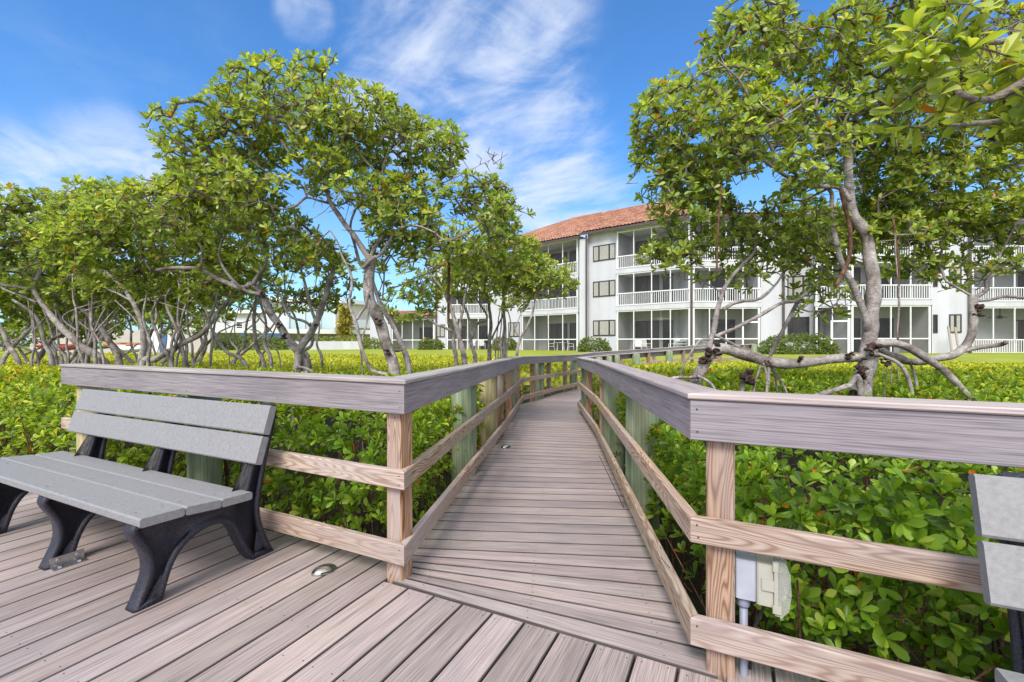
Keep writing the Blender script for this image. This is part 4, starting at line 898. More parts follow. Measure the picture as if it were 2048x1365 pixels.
def thicket(name, label, sidef):
    root = None; PX, AX, SZ, TN_ = [], [], [], []
    # near, hand-sized leaves
    def layer(dens, y0, y1, size, edge):
        area = sum((2*(1.3*y+2.6))*.1 for y in np.arange(y0, y1, .1)); x, y, cd = scatter(int(area*dens), y0, y1, sidef)
        tz = top_z(x, y); e = cd < edge
        u = RNG.random(len(x)); depth = np.where(e, u**1.25*np.minimum(.98, .45+cd*1.2)*(tz+.30), u**2*.26)
        z = tz-depth
        g = np.stack([(clear_dist(x+.05, y)-cd), (clear_dist(x, y+.05)-cd)], 1)/.05
        out = np.where(e, 1-cd/edge, 0)[:, None]*(-g)
        a = np.concatenate([out*.9, np.ones((len(x), 1))*np.where(e, .75, 1.0)[:, None]], 1)+RNG.normal(0, .22, (len(x), 3))
        pk = np.array([mnoise.noise(V((p, q, r))*2.2) for p, q, r in zip(x, y, z)]) > -.46
        return np.stack([x, y, z], 1)[pk], a[pk], np.full(pk.sum(), size)*RNG.uniform(.75, 1.25, pk.sum())
    p1, a1, s1 = layer(265, .4, 4.0, .071, 1.1); p2, a2, s2 = layer(150, 4.0, 7.5, .082, .9)
    # leafy outer faces along the deck and boardwalk
    def face(dens, y0, y1, size):
        area = sum((2*(1.3*y+2.6))*.1 for y in np.arange(y0, y1, .1)); x, y, cd = scatter(int(area*dens), y0, y1, sidef); k = cd < .42; x, y, cd = x[k], y[k], cd[k]
        tz = top_z(x, y); z = tz-.04-RNG.random(len(x))**1.15*(tz+.16)
        g = np.stack([(clear_dist(x+.05, y)-cd), (clear_dist(x, y+.05)-cd)], 1)/.05
        a = np.concatenate([-g*.8, np.full((len(x), 1), .8)], 1)+RNG.normal(0, .25, (len(x), 3))
        pk = np.array([mnoise.noise(V((p, q, r))*2.0+V((4, 4, 4))) for p, q, r in zip(x, y, z)])+(z-.2)*.5 > -.30
        return np.stack([x, y, z], 1)[pk], a[pk], np.full(pk.sum(), size)*RNG.uniform(.75, 1.25, pk.sum())
    p5, a5, s5 = face(400, .4, 5.0, .072); p6, a6, s6 = face(240, 5.0, 9.5, .085)
    p1 = np.vstack([p1, p5, p6]); a1 = np.vstack([a1, a5, a6]); s1 = np.concatenate([s1, s5, s6])
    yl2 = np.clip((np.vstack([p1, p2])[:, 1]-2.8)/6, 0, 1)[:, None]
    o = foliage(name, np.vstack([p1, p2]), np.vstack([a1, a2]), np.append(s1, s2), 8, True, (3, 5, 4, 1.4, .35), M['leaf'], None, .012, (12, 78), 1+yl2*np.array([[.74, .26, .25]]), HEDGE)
    tag(o, label, 'mangrove shrubs', kind='stuff')
    p3, a3, s3 = layer(90, 7.5, 13, .095, .7); p4, a4, s4 = layer(40, 13, 33, .13, .5)
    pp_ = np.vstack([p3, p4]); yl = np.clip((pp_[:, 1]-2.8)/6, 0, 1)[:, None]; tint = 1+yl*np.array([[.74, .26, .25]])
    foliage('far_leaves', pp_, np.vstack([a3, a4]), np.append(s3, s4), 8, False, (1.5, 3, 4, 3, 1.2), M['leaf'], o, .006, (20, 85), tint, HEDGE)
    # prop roots and bare stems
    A, Bv, ra, rb = [], [], [], []
    x, y, cd = scatter(3400, .5, 9, sidef); tz = top_z(x, y); k = ((cd < 1.3) | ((y < 4) & (cd < 2.4))) & (cd > .22); x, y, cd, tz = x[k], y[k], cd[k], tz[k]
    for i in range(len(x)):
        b = np.array([x[i], y[i], -.66]); t = np.array([x[i]+RNG.normal(0, .16), y[i]+RNG.normal(0, .16), tz[i]-.12-.3*RNG.random()]); m_ = b*.55+t*.45+RNG.normal(0, .05, 3)
        r = RNG.uniform(.004, .010)
        A += [b, m_]; Bv += [m_, t]; ra += [r, r*.85]; rb += [r*.85, r*.5]
        for _ in range(2):
            q = m_*.5+t*.5+RNG.normal(0, .03, 3); e = q+RNG.normal(0, .14, 3); A.append(q); Bv.append(e); ra.append(r*.5); rb.append(r*.3)
    frustums('stems', A, Bv, ra, rb, M['root'], o, 5)
    return o
thicket('mangrove_thicket', 'knee high green mangrove shrubs left of the boardwalk, behind the bench', lambda x, y: x < seg_interp(LEFT[1:], y)+.4+np.where(y > 12, 99, 0)*0)
thicket('mangrove_thicket', 'knee high green mangrove shrubs right of the boardwalk, under the big tree', lambda x, y: x > seg_interp(LEFT[1:], y)+.4)
# ------------------------------------------------------------------ ground
def sheet(name, x0, x1, y0, y1, nx, ny, zf, mtl, **t):
    xs = np.linspace(x0, x1, nx); ys = np.linspace(y0, y1, ny); vs = [(x, y, zf(x, y)) for y in ys for x in xs]
    fs = [(j*nx+i, j*nx+i+1, (j+1)*nx+i+1, (j+1)*nx+i) for j in range(ny-1) for i in range(nx-1)]
    me = bpy.data.meshes.new(name); me.from_pydata(vs, [], fs); me.materials.append(mtl); me.polygons.foreach_set('use_smooth', [True]*len(fs)); o = put(name, me); tag(o, **t); return o
sheet('ground', -14, 14, -6, 14, 70, 60, lambda x, y: -.62+.05*mnoise.noise(V((x*1.7, y*1.7, 0)))-.06*(abs(x) > 13.5 or y > 13.5 or y < -5.5), M['mud'], label='dark wet mud under the mangroves', cat='ground', kind='structure')
sheet('terrain', -900, 900, -300, 1500, 12, 12, lambda x, y: -.70, M['mud'], label='low land reaching to the horizon', cat='ground', kind='structure')
def lawn_z(x, y):
    e = float(lawn_edge(np.array([x]))[0]) if -30 < x < 40 else 14
    z = .58; t = max(0, min(1, (y-e+2.0)/2.6)); t2 = max(0, min(1, (y-e)/6)); tt = .26+.32*t2 if x > 2 else .40+.18*t2
    return -.8+(tt+.8)*t*t*(3-2*t)+.015*mnoise.noise(V((x*.5, y*.5, 2)))
sheet('lawn', -75, 60, 11, 95, 150, 120, lawn_z, M['lawn'], label='bright green lawn before the apartments', cat='lawn', kind='structure')
# ------------------------------------------------------------------ the apartment building
def pt(px, Y): return V((GX(px, Y), Y, 0))
condo = empty('apartment_building', pt(1200, 38)+V((0, 0, .55)), 'white three storey apartment building with red tiled roof and screened porches', 'building')
ZB, S2, S3, EV = .50, 3.60, 6.34, 9.45
def seg_frame(A, B):
    ex = (B-A).normalized(); ey = V((ex.y, -ex.x, 0)); return (A, ex, ey), (B-A).length
WALL = MB(); SHELL = MB()
def window(fr, s0, s1, z0, z1, panes=3, d=0.0, shutters=True, parent=None):
    f = MB(); w_ = .06
    f.box(fr, (s0, d+.002, z0), (s1, d+.05, z0+w_)); f.box(fr, (s0, d+.002, z1-w_), (s1, d+.05, z1))
    cuts_ = [s0+(s1-s0)*x for x in ([0, .27, .73, 1] if panes == 3 else [0, .5, 1] if panes == 2 else [0, 1])]
    for c in cuts_:
        a = min(max(c-w_/2, s0), s1-w_); f.box(fr, (a, d+.004, z0+w_), (a+w_, d+.048, z1-w_))
    fo = f.build('window', M['bronze'], condo)
    g = MB(); g.box(fr, (s0+.01, d+.001, z0+.01), (s1-.01, d+.012, z1-.01)); put('pane', g.mesh('pane', M['glass']), fo)
    if shutters:
        for a, b in zip(cuts_, cuts_[1:]):
            sh = MB(); n = int((z1-z0-.2)/.07)
            for k in range(n):
                z = z0+.10+k*(z1-z0-.2)/n; sh.box(fr, (a+.07, d+.014, z), (b-.07, d+.026, z+.052))
            sh.box(fr, (a+.065, d+.0132, z0+.08), (b-.065, d+.0172, z1-.08)); put('shutter', sh.mesh('shutter', M['shutter']), fo)
def porch(A, B, floors, nm, doors, ends=(True, True), ground_rail=False, depth=2.3, door_frame=None):
    fr, L = seg_frame(A, B); O, ex, ey = fr
    zs = [(ZB, S2), (S2+.32, S3), (S3+.32, EV)]
    for (k, (z0, z1)) in enumerate(zs[:floors]):
        top = z1
        # slab edge band above
        WALL.box(fr, (-.06, -depth-.2, z1), (L+.06, .03, z1+.32 if k < 2 else z1+.20))
        # interior: back wall, side walls
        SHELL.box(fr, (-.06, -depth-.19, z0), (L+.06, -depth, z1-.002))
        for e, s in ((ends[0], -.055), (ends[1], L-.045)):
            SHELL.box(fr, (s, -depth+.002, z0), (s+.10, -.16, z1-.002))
        # sliding doors on the back wall
        for (d0, d1, hh, mt) in doors:
            db = MB(); x0, x1 = L*d0, L*d1; d = -depth
            g = MB(); g.box(fr, (x0, d+.005, z0+.04), (x1, d+.03, z0+hh))
            for c in (x0, (x0+x1)/2-.03, x1-.06): db.box(fr, (c, d+.008, z0+.02), (c+.06, d+.07, z0+hh))
            db.box(fr, (x0, d+.01, z0+hh-.03), (x1, d+.072, z0+hh+.04))
            do = db.build('sliding_door', M['bronze'], condo); put('pane', g.mesh('pane', M[mt]), do)
        # screen frame: mullions and rails
        sm = MB(); n = nm
        for i in range(n+1):
            s = L*i/n; wd = .11 if i in (0, n) else .055; a = min(max(s-wd/2, 0), L-wd); sm.box(fr, (a, -.09, z0), (a+wd, -.02, z1-.002))
        sm.box(fr, (.11, -.085, z1-.09), (L-.11, -.025, z1-.004)); sm.box(fr, (.11, -.085, z0+.004), (L-.11, -.025, z0+.07))
        if k == 0 and not ground_rail: sm.box(fr, (.11, -.088, z0+.96), (L-.11, -.022, z0+1.03))
        if k == 0 and door_frame:
            a = L*door_frame[0]; b = L*door_frame[1]
            for q in (a, b-.09): sm.box(fr, (q, -.10, z0+.01), (q+.09, -.012, z0+2.15))
            sm.box(fr, (a, -.101, z0+2.06), (b, -.011, z0+2.16))
        so_ = sm.build('screen_frame', M['whitemetal'], condo)
        sc = MB(); b = len(sc.v); p0, p1 = O+ey*-.055+ex*.05, O+ey*-.055+ex*(L-.05)
        sc.v += [p0+V((0, 0, z0+.03)), p1+V((0, 0, z0+.03)), p1+V((0, 0, z1-.03)), p0+V((0, 0, z1-.03))]; sc.face((0, 1, 2, 3)); put('screen', sc.mesh('screen', M['screen']), so_)
        if k > 0 or ground_rail:
            r = MB(); r.box(fr, (0, .035, z0+.90), (L, .085, z0+.96)); r.box(fr, (0, .035, z0+.05), (L, .085, z0+.10))
            m_ = int(L/.15)
            for i in range(m_+1):
                s = .02+(L-.06)*i/m_; r.box(fr, (s, .045, z0+.10), (s+.032, .07, z0+.90))
            r.build('balcony_railing', M['whitemetal'], condo)
    return fr, L
def wall(A, B, z0, z1, d0=-.3, d1=0.0):
    fr, L = seg_frame(A, B); WALL.box(fr, (0, d0, z0), (L, d1, z1)); return fr, L
ZG = -.2
# far left single-storey wing
pE0, pE1 = pt(783, 47), pt(868, 46)
frE, LE = seg_frame(pE0, pE1)
porch(pE0, pE1, 1, 4, [(.45, .95, 2.3, 'glass')])
wall(pt(740, 47.5), pt(782, 47.2), ZG, 3.9)
frF, LF = wall(pt(868, 45.6), pt(892, 44.6), ZG, EV); window(frF, .25, LF-.15, 1.75, 3.0, 2)
porch(pt(893, 44.2), pt(978, 43.4), 3, 4, [(.15, .48, 2.35, 'curtain'), (.62, .95, 2.35, 'glass')])
frA0, LA0 = wall(pt(979, 43.2), pt(1042, 40.6), ZG, EV); window(frA0, LA0*.62, LA0-.15, 1.75, 3.05, 2); window(frA0, LA0*.62, LA0-.15, 4.75, 5.95, 2)
porch(pt(1043, 40.2), pt(1155, 36.2), 3, 4, [(.18, .55, 2.35, 'curtain'), (.60, .98, 2.35, 'curtain')])
frW, LW_ = wall(pt(1159, 36.05), pt(1173, 35.7), ZG, EV-.12)
frW1, LW1 = wall(pt(1174, 36.0), pt(1231.5, 34.3), ZG, EV+.34, -.4, -.1)
for z0, z1, sh in ((1.75, 2.95, True), (4.75, 5.95, True), (7.50, 8.70, True)): window(frW1, LW1*.20, LW1*.97, z0, z1, 3, -.1, sh)
porch(pt(1233, 34.2), pt(1380, 30.9), 3, 4, [(.10, .44, 2.35, 'curtain'), (.50, .99, 2.35, 'glass')])
porch(pt(1386, 30.8), pt(1520, 30.6), 3, 4, [(.18, .85, 2.35, 'glass')], door_frame=(.74, 1.0))
wall(pt(1521, 30.7), pt(1565, 30.4), ZG, EV)
frW3, LW3 = wall(pt(1571, 31.6), pt(1629, 31.0), ZG, EV, -.4, -.2); window(frW3, .15, LW3*.85, 1.35, 3.0, 3, -.2, False); window(frW3, .15, LW3*.85, 4.4, 5.8, 3, -.2, True)
porch(pt(1631, 30.0), pt(1700, 28.9), 3, 2, [(.3, .95, 2.35, 'glass')], door_frame=(.45, .98))
porch(pt(1704, 28.9), pt(1862, 28.9), 3, 4, [(.1, .45, 2.35, 'glass'), (.55, .9, 2.35, 'glass')])
frW4, LW4 = wall(pt(1863.5, 28.9), pt(1936, 28.3), ZG, EV); window(frW4, LW4*.48, LW4*.82, 1.85, 3.0, 2); window(frW4, LW4*.48, LW4*.82, 4.75, 5.9, 2); window(frW4, .06, LW4*.16, 1.85, 3.0, 1, 0, False); window(frW4, .06, LW4*.16, 4.75, 5.9, 1, 0, False)
porch(pt(1945, 30.4), pt(2160, 30.2), 3, 5, [(.05, .25, 2.3, 'glass'), (.5, .9, 2.3, 'curtain')], ground_rail=True)
# ground slabs under every porch and a solid core behind
for a, b, ya, yb in ((783, 978, 47, 43.4), (1043, 1175, 40.2, 35.6), (1233, 1382, 34.2, 30.8), (1386, 1565, 30.8, 30.5), (1631, 1863, 30.0, 28.9), (1945, 2160, 30.4, 30.2)):
    fr, L = seg_frame(pt(a, ya), pt(b, yb)); WALL.box(fr, (-.05, -2.6, ZG), (L+.05, .1, ZB-.003))
corepts = [pt(868, 46), pt(893, 44.2), pt(978, 43.4), pt(1043, 40.2), pt(1158, 36.1), pt(1233, 34.2), pt(1382, 30.8), pt(1565, 30.5), pt(1700, 28.9), pt(1936, 28.6), pt(2160, 30.2)]
for a, b in zip(corepts, corepts[1:]):
    fr, L = seg_frame(a, b); SHELL.box(fr, (-.3, -3.1, ZG), (L+.3, -2.55, EV+.1))
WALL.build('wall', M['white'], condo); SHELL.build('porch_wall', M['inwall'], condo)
for px, Y, d in ((1172.5, 35.72, .12), (1383, 30.75, .05), (1567, 30.3, .1), (1940, 28.25, .1), (872, 45.3, .1)):
    mb = MB(); p = pt(px, Y-d); mb.beam(p+V((0, 0, ZB)), p+V((0, 0, EV+.1)), .13, .10, up=(0, 1, 0), ch=.01); mb.build('downspout', M['down'], condo)
# tiled roofs: real barrel tiles in courses
def roof(e0, e1, r0, r1, ze, zr, name='roof', pitchcol=.27, course=.34):
    """tiled slope between the eave line e0-e1 and the ridge line r0-r1"""
    e0, e1, r0, r1 = (V((p.x, p.y, z)) for p, z in ((e0, ze), (e1, ze), (r0, zr), (r1, zr)))
    Le = (e1-e0).length; nc = max(2, int(Le/pitchcol)); ns = max(2, int(((r0+r1)/2-(e0+e1)/2).length/course)); sub = 5
    nrm = (e1-e0).cross(r0-e0).normalized(); nrm = nrm if nrm.z > 0 else -nrm
    vs, fs, uvs = [], [], []; nu = nc*sub+1
    for j in range(ns):
        for e in (0, 1):
            t = (j+e)/ns; a = e0+(r0-e0)*t; b = e1+(r1-e1)*t; lift = .035*(1-e)
            for i in range(nu):
                u = i/(nu-1); q = (i % sub)/sub; h = .065*math.sin(math.pi*q) if q else 0
                vs.append(a+(b-a)*u+nrm*(lift+h))
    for j in range(ns):
        for i in range(nu-1):
            b = j*2*nu; fs.append((b+i, b+i+1, b+nu+i+1, b+nu+i)); c = i//sub+.5; uvs += [(c, j+.5)]*4
            if j < ns-1: fs.append((b+nu+i, b+nu+i+1, b+2*nu+i+1, b+2*nu+i)); uvs += [(c, j+.5)]*4
            if j == 0: pass
    me = bpy.data.meshes.new(name); me.from_pydata([tuple(v) for v in vs], [], fs); me.materials.append(M['tile']); u = me.uv_layers.new(name='UVMap'); u.data.foreach_set('uv', np.array(uvs, np.float32).ravel())
    ro = put(name, me, condo)
    mb = MB(); d = (e1-e0).normalized(); out = (e0-r0); out.z = 0; out.normalize()
    mb.beam(e0-d*.02+V((0, 0, -.11))-out*.03, e1+d*.02+V((0, 0, -.11))-out*.03, .05, .19, ch=.004); put('eave_fascia', mb.mesh('eave_fascia', M['down']), ro)
    c = MB(); c.tube([r0+V((0, 0, .05)), r1+V((0, 0, .05))], .10, 8); put('ridge_tiles', c.mesh('ridge_tiles', M['tile']), ro)
    s = MB(); s.v += [e0+V((0, 0, -.16)), e1+V((0, 0, -.16)), r1+V((0, 0, -.2)), r0+V((0, 0, -.2))]; s.face((0, 1, 2, 3)); put('soffit', s.mesh('soffit', M['white']), ro)
    return ro
def off(p, d, q): return V((p.x+d.x*q, p.y+d.y*q, 0))
oA = seg_frame(pt(1043, 40.2), pt(1158, 36.1))[0][2]
E_A0, E_A1 = off(pt(868, 45.6), oA, .5), off(pt(1166, 35.9), oA, .55)
RG0 = V((GX(1146, 45.5), 45.5, 0)); RG1 = V((GX(1292, 41.2), 41.2, 0))
roof(off(pt(893, 46), oA, .3), off(pt(1163, 35.95), oA, .55), V((GX(1146, 45.5), 45.5, 0)), V((GX(1230, 43), 43, 0)), EV+.06, 13.5)
roof(off(pt(1163, 35.95), oA, .28), off(pt(1240, 33.9), oA, .28), V((GX(1215, 43.4), 43.4, 0)), RG1, EV+.32, 13.5)
oB = seg_frame(pt(1233, 34.2), pt(1380, 30.9))[0][2]
roof(off(pt(1226, 34.4), oB, .6), off(pt(1384, 30.8), oB, .6), V((GX(1290, 40.5), 40.5, 0)), V((GX(1400, 37), 37, 0)), EV+.25, 13.2)
roof(V((GX(1384, 30.3), 30.3, 0)), V((GX(1572, 30.1), 30.1, 0)), V((GX(1394, 37), 37, 0)), V((GX(1572, 37), 37, 0)), EV+.25, 11.6)
roof(V((GX(1560, 31), 31, 0)), V((GX(1640, 29.4), 29.4, 0)), V((GX(1565, 37), 37, 0)), V((GX(1640, 36), 36, 0)), EV+.15, 11.6)
roof(V((GX(1630, 29.4), 29.4, 0)), V((GX(1945, 28), 28, 0)), V((GX(1640, 36), 36, 0)), V((GX(1935, 35.6), 35.6, 0)), EV+.2, 11.6)
roof(V((GX(1940, 29.8), 29.8, 0)), V((GX(2200, 29.6), 29.6, 0)), V((GX(1945, 36.5), 36.5, 0)), V((GX(2180, 36.5), 36.5, 0)), EV+.2, 11.6)
roof(off(pt(775, 46.6), V((0, -1, 0)), 0), pt(874, 45.3), V((GX(775, 50), 50, 0)), V((GX(868, 49), 49, 0)), 3.9, 4.55)
mb = MB(); g0 = V((RG1.x+.1, RG1.y-.05, 0)); mb.extrude([(0, 13.62), (2.2, 12.4), (2.2, 12.0), (0, 12.0)], lambda p, l: V((RG1.x+.12+.15*l, RG1.y-p[0], p[1]))); mb.build('gable', M['white'], condo)
# ------------------------------------------------------------------ porch furniture, fans
def tube_chair(p, rz, label, group, name='patio_chair', solid=False):
    root = empty(name, p, label, 'chair', group); c, s = math.cos(rz), math.sin(rz)
    def w_(x, y, z): return V(p)+V((x*c-y*s, x*s+y*c, z))
    mb = MB()
    for sx in (-.26, .26):
        mb.tube([w_(sx, -.28, 0), w_(sx, -.24, .42), w_(sx, -.24, .64), w_(sx, .2, .66), w_(sx, .28, 1.02)], .02, 6)
        mb.tube([w_(sx, .30, 0), w_(sx, .22, .42), w_(sx, .2, .66)], .02, 6)
    mb.build('frame', M['whitemetal'], root)
    mb = MB(); mb.beam(w_(0, -.26, .43), w_(0, .2, .40), .5, .03, up=(0, 0, 1)); mb.build('seat', M['whitemetal'], root)
    mb = MB(); mb.beam(w_(0, .19, .45), w_(0, .28, 1.02), .5, .03, up=w_(0, -1, 0)-V(p)); mb.build('backrest', M['whitemetal'], root)
def patio_table(p, label):
    root = empty('patio_table', p, label, 'table'); mb = MB(); n = 20
    mb.tube([V(p)+V((0, 0, .72)), V(p)+V((0, 0, .75))], .55, n); mb.build('tabletop', M['whitemetal'], root)
    for k in range(4):
        a = math.pi/4+k*math.pi/2; mb = MB(); mb.tube([V(p)+V((math.cos(a)*.42, math.sin(a)*.42, 0)), V(p)+V((math.cos(a)*.36, math.sin(a)*.36, .72))], .022, 6); mb.build('leg', M['whitemetal'], root)
zf = ZB
tube_chair(pt(1103, 39.0)+V((0, 0, zf)), -1.7, 'white patio chair left of the small porch table', None)
tube_chair(pt(1141, 37.7)+V((0, 0, zf)), 1.5, 'white patio chair right of the small porch table', None)
patio_table(pt(1121, 38.4)+V((0, 0, zf)), 'white patio table between two chairs in a ground floor porch')
tube_chair(pt(1276, 34.2)+V((0, 0, zf)), -.4, 'left one of the two white armchairs under the porch fan', None)
tube_chair(pt(1293, 33.8)+V((0, 0, zf)), .6, 'right one of the two white armchairs under the porch fan', None)
tube_chair(pt(1348, 32.5)+V((0, 0, zf)), -1.2, 'white chair in the porch corner beside a stack of loungers', None)
mb = MB(); q = pt(1366, 32.2)
sl = empty('sun_lounger', q+V((0, 0, zf)), 'stacked white tube loungers in the corner of a ground floor porch', 'lounger')
for z in (.25, .45, .65, .85):
    mb.beam(q+V((-.55, 0, zf+z)), q+V((.35, .1, zf+z)), .6, .05)
for x in (-.5, .3):
    for y in (-.25, .3): mb.tube([q+V((x, y, zf)), q+V((x, y, zf+.95))], .022, 6)
mb.build('frame', M['whitemetal'], sl)
for px, Y in ((944, 44.9), (964, 44.8)): tube_chair(pt(px, Y)+V((0, 0, zf)), .3 if px > 950 else -.3, 'dim chair in the far left porch, %s of the pair' % ('right' if px > 950 else 'left'), None)
def fan(p, label, mt):
    root = empty('ceiling_fan', p, label, 'fan'); mb = MB(); mb.tube([V(p), V(p)+V((0, 0, -.55))], .03, 8); mb.build('rod', mt, root)
    mb = MB(); mb.tube([V(p)+V((0, 0, -.5)), V(p)+V((0, 0, -.55)), V(p)+V((0, 0, -.68)), V(p)+V((0, 0, -.74))], [.06, .15, .15, .07], 12); mb.build('motor', mt, root)
    for k in range(5):
        a = k*2*math.pi/5+.3; d = V((math.cos(a), math.sin(a), 0)); mb = MB(); mb.beam(V(p)+d*.14+V((0, 0, -.62)), V(p)+d*.75+V((0, 0, -.62)), .15, .015, up=(0, .25*math.sin(a+1), 1)); mb.build('blade', mt, root)
fan(pt(1322, 33.4)+V((0, 0, S2-.002)), 'white ceiling fan over the armchairs in a ground floor porch', M['whitemetal'])
fan(pt(2000, 31.4)+V((0, 0, S2-.002)), 'dark ceiling fan in the rightmost ground floor porch', M['bronze'])
# leaning stakes by the right wall
for i, (px, t, lab) in enumerate(((1896, 653, 'left wooden stake leaning at the white wall near the right porch'), (1910, 655, 'right wooden stake leaning at the white wall near the right porch'))):
    mb = MB(); b = pt(px+9, 27.2)+V((0, 0, .55)); tt = P(px, t, 27.9); mb.beam(b, tt, .12, .06, up=(0, 1, 0)); o = mb.build('wooden_stake', M['stakewood']); tag(o, lab, 'stake')
# ------------------------------------------------------------------ shrubs
def shrub(name, label, c, r, n, leaf, flowers=0, weights=(6, 5, 1.8, .5, .1), cat='shrub'):
    root = empty(name, c, label, cat); c = np.array(c); r = np.array(r); v = RNG.normal(size=(n, 3)); v /= np.linalg.norm(v, axis=1, keepdims=True); v[:, 2] = np.abs(v[:, 2])*1.0
    v = np.sign(v)*np.abs(v)**.72
    k = 1+.12*np.array([mnoise.noise(V(q)*2.1+V(c)) for q in v]); p = c+v*r*(k*RNG.uniform(.72, 1.0, n))[:, None]
    lo = RNG.random(n) < .25; p[lo, 2] = c[2]+RNG.random(lo.sum())*r[2]*.5
    a = v+np.array([0, -.2, .5])+RNG.normal(0, .35, (n, 3))
    foliage('leaves', p, a, np.full(n, leaf), 7, False, weights, M['leaf2'], root, .0, (15, 80), np.full((n, 3), .62))
    A = [c+np.array([RNG.normal(0, .2), RNG.normal(0, .2), -.1]) for _ in range(24)]; Bq = [c+v[i]*r*.8 for i in range(24)]
    frustums('stems', A, Bq, np.full(24, .02), np.full(24, .008), M['twig'], root, 5)
    if flowers:
        mb = MB()
        for i in range(flowers):
            j = RNG.integers(n); mb.blob(p[j]+np.array([0, -.12, .05]), .09, 0, (1, 1, .7), i, .4, 6, 4)
        mb.build('flowers', M['orange'], root)
shrub('bush', 'round green bush left of the thin tree stems, before the left porches', (GX(862, 42.3), 42.3, .5), (1.25, .8, 1.15), 700, .14, 8)
shrub('bush', 'round bush with orange flowers behind the straight thin roots', (GX(1008, 38.8), 38.8, .5), (1.15, .8, 1.2), 700, .14, 14)
shrub('bush', 'round dark green bush below the column of three windows', (GX(1188, 32.8), 32.8, .45), (1.2, .85, 1.2), 800, .13)
shrub('hedge', 'wide clipped green hedge before the right porches, behind the horizontal log', (GX(1595, 26.6), 26.6, .35), (2.35, .8, 1.42), 1900, .125)
# ------------------------------------------------------------------ far left: neighbours, car shelter, kayaks
tb_ = empty('apartment_building', pt(620, 62)+V((0, 0, .5)), 'distant two storey building with pale turquoise end walls and flat white roof', 'building')
fr, L = seg_frame(pt(577, 60), pt(671, 61.5))
mb = MB(); mb.box(fr, (0, -8, -.3), (L, 0, 6.6)); mb.build('wall', M['turq'], tb_)
for f in (0, .33, .66, .985): mb = MB(); mb.box(fr, (L*f-.1, .002, -.3), (L*f+.12, .18, 6.6)); mb.build('pilaster', M['white'], tb_)
fr0, Lq0 = seg_frame(pt(530, 60.6), pt(576, 60.2)); mb = MB(); mb.box(fr0, (0, -8, -.3), (Lq0, -.1, 6.5)); mb.build('side_wall', M['white'], tb_)
fr2, L2 = seg_frame(pt(672, 62.5), pt(760, 70)); mb = MB(); mb.box(fr2, (0, -6, -.3), (L2, 0, 6.55)); mb.build('side_wall', M['cream'], tb_)
fr3, L3 = seg_frame(pt(528, 59.6), pt(676, 61.6)); mb = MB(); mb.box(fr3, (0, -9, 6.61), (L3, .5, 7.15)); fr4, L4 = seg_frame(pt(676, 61.4), pt(765, 70)); mb.box(fr4, (0.02, -7, 6.60), (L4, .7, 7.1)); mb.build('roof', M['whitemetal'], tb_)
for k, s in enumerate((.35, .62, .85)):
    g = MB(); g.box(fr2, (L2*s, .003, 1.2), (L2*s+.9, .05, 2.5)); wo = g.build('window', M['whitemetal'], tb_); q = MB(); q.box(fr2, (L2*s+.08, .04, 1.28), (L2*s+.82, .06, 2.42)); put('pane', q.mesh('pane', M['glass']), wo)
g = MB(); g.box(fr, (L*.44, .003, 2.6), (L*.52, .06, 4.0)); wo = g.build('window', M['whitemetal'], tb_); q = MB()
for i in range(2):
    for j in range(3): q.box(fr, (L*.44+.06+i*.24, .05, 2.68+j*.43), (L*.44+.06+i*.24+.2, .07, 2.68+j*.43+.36))
put('pane', q.mesh('pane', M['glass']), wo)
r = MB(); r.box(fr2, (L2*.22, .9, 3.4), (L2, 1.0, 4.5)); r.box(fr2, (L2*.22, 0.002, 3.3), (L2, 1.02, 3.39)); r.build('balcony', M['whitemetal'], tb_)
hs = empty('house', pt(500, 64)+V((0, 0, .5)), 'white walled house with one window behind the white car shelter', 'house')
frh, Lh = seg_frame(pt(380, 66), pt(548, 64)); mb = MB(); mb.box(frh, (0, -7, -.3), (Lh, 0, 5.3)); mb.build('wall', M['white'], hs); mb = MB(); mb.box(frh, (-.5, -7.5, 5.31), (Lh+.4, .7, 5.75)); mb.build('roof', M['whitemetal'], hs)
g = MB(); g.box(frh, (Lh*.56, .003, 2.75), (Lh*.56+1.05, .06, 4.2)); wo = g.build('window', M['whitemetal'], hs); q = MB()
for j in range(4): q.box(frh, (Lh*.56+.08, .05, 2.85+j*.33), (Lh*.56+.97, .075, 2.85+j*.33+.27))
put('pane', q.mesh('pane', M['glass']), wo)
cp_ = empty('carport', pt(600, 50)+V((0, 0, .5)), 'long low car shelter with white flat roof edge on posts', 'car shelter')
frc, Lc = seg_frame(pt(300, 46), pt(775, 60)); mb = MB(); mb.box(frc, (0, -5, 2.30), (Lc, 0, 2.82)); mb.build('roof', M['whitemetal'], cp_)
for k in range(9): mb = MB(); mb.box(frc, (Lc*k/8-.06, -4.6, -.3), (Lc*k/8+.06, -4.45, 2.298)); mb.build('post', M['whitemetal'], cp_)
mb = MB(); mb.box(frc, (0, -5.2, -.3), (Lc, -5.05, 2.4)); mb.build('back_wall', M['cream'], cp_)
frw, Lw = seg_frame(pt(572, 42), pt(722, 44)); mb = MB(); mb.box(frw, (0, -.25, -.3), (Lw, 0, 1.36), ch=.02); mb.box(frw, (-.0, -1.6, -.3), (.25, -.26, 1.36), ch=.02); tag(mb.build('garden_wall', M['white']), 'low white garden wall with hedge behind it', 'wall')
shrub('hedge', 'clipped hedge rising just behind the low white garden wall', (GX(680, 45.5), 45.5, .5), (5.6, .7, 1.35), 1400, .18, 0, (1, 2, 4, 4, 2))
shrub('hedge', 'bushy hedge left of the white garden wall, below the blue signs', (GX(505, 41), 41, .4), (3.4, .8, 1.55), 700, .2, 0, (3, 4, 3, 1.5, .4))
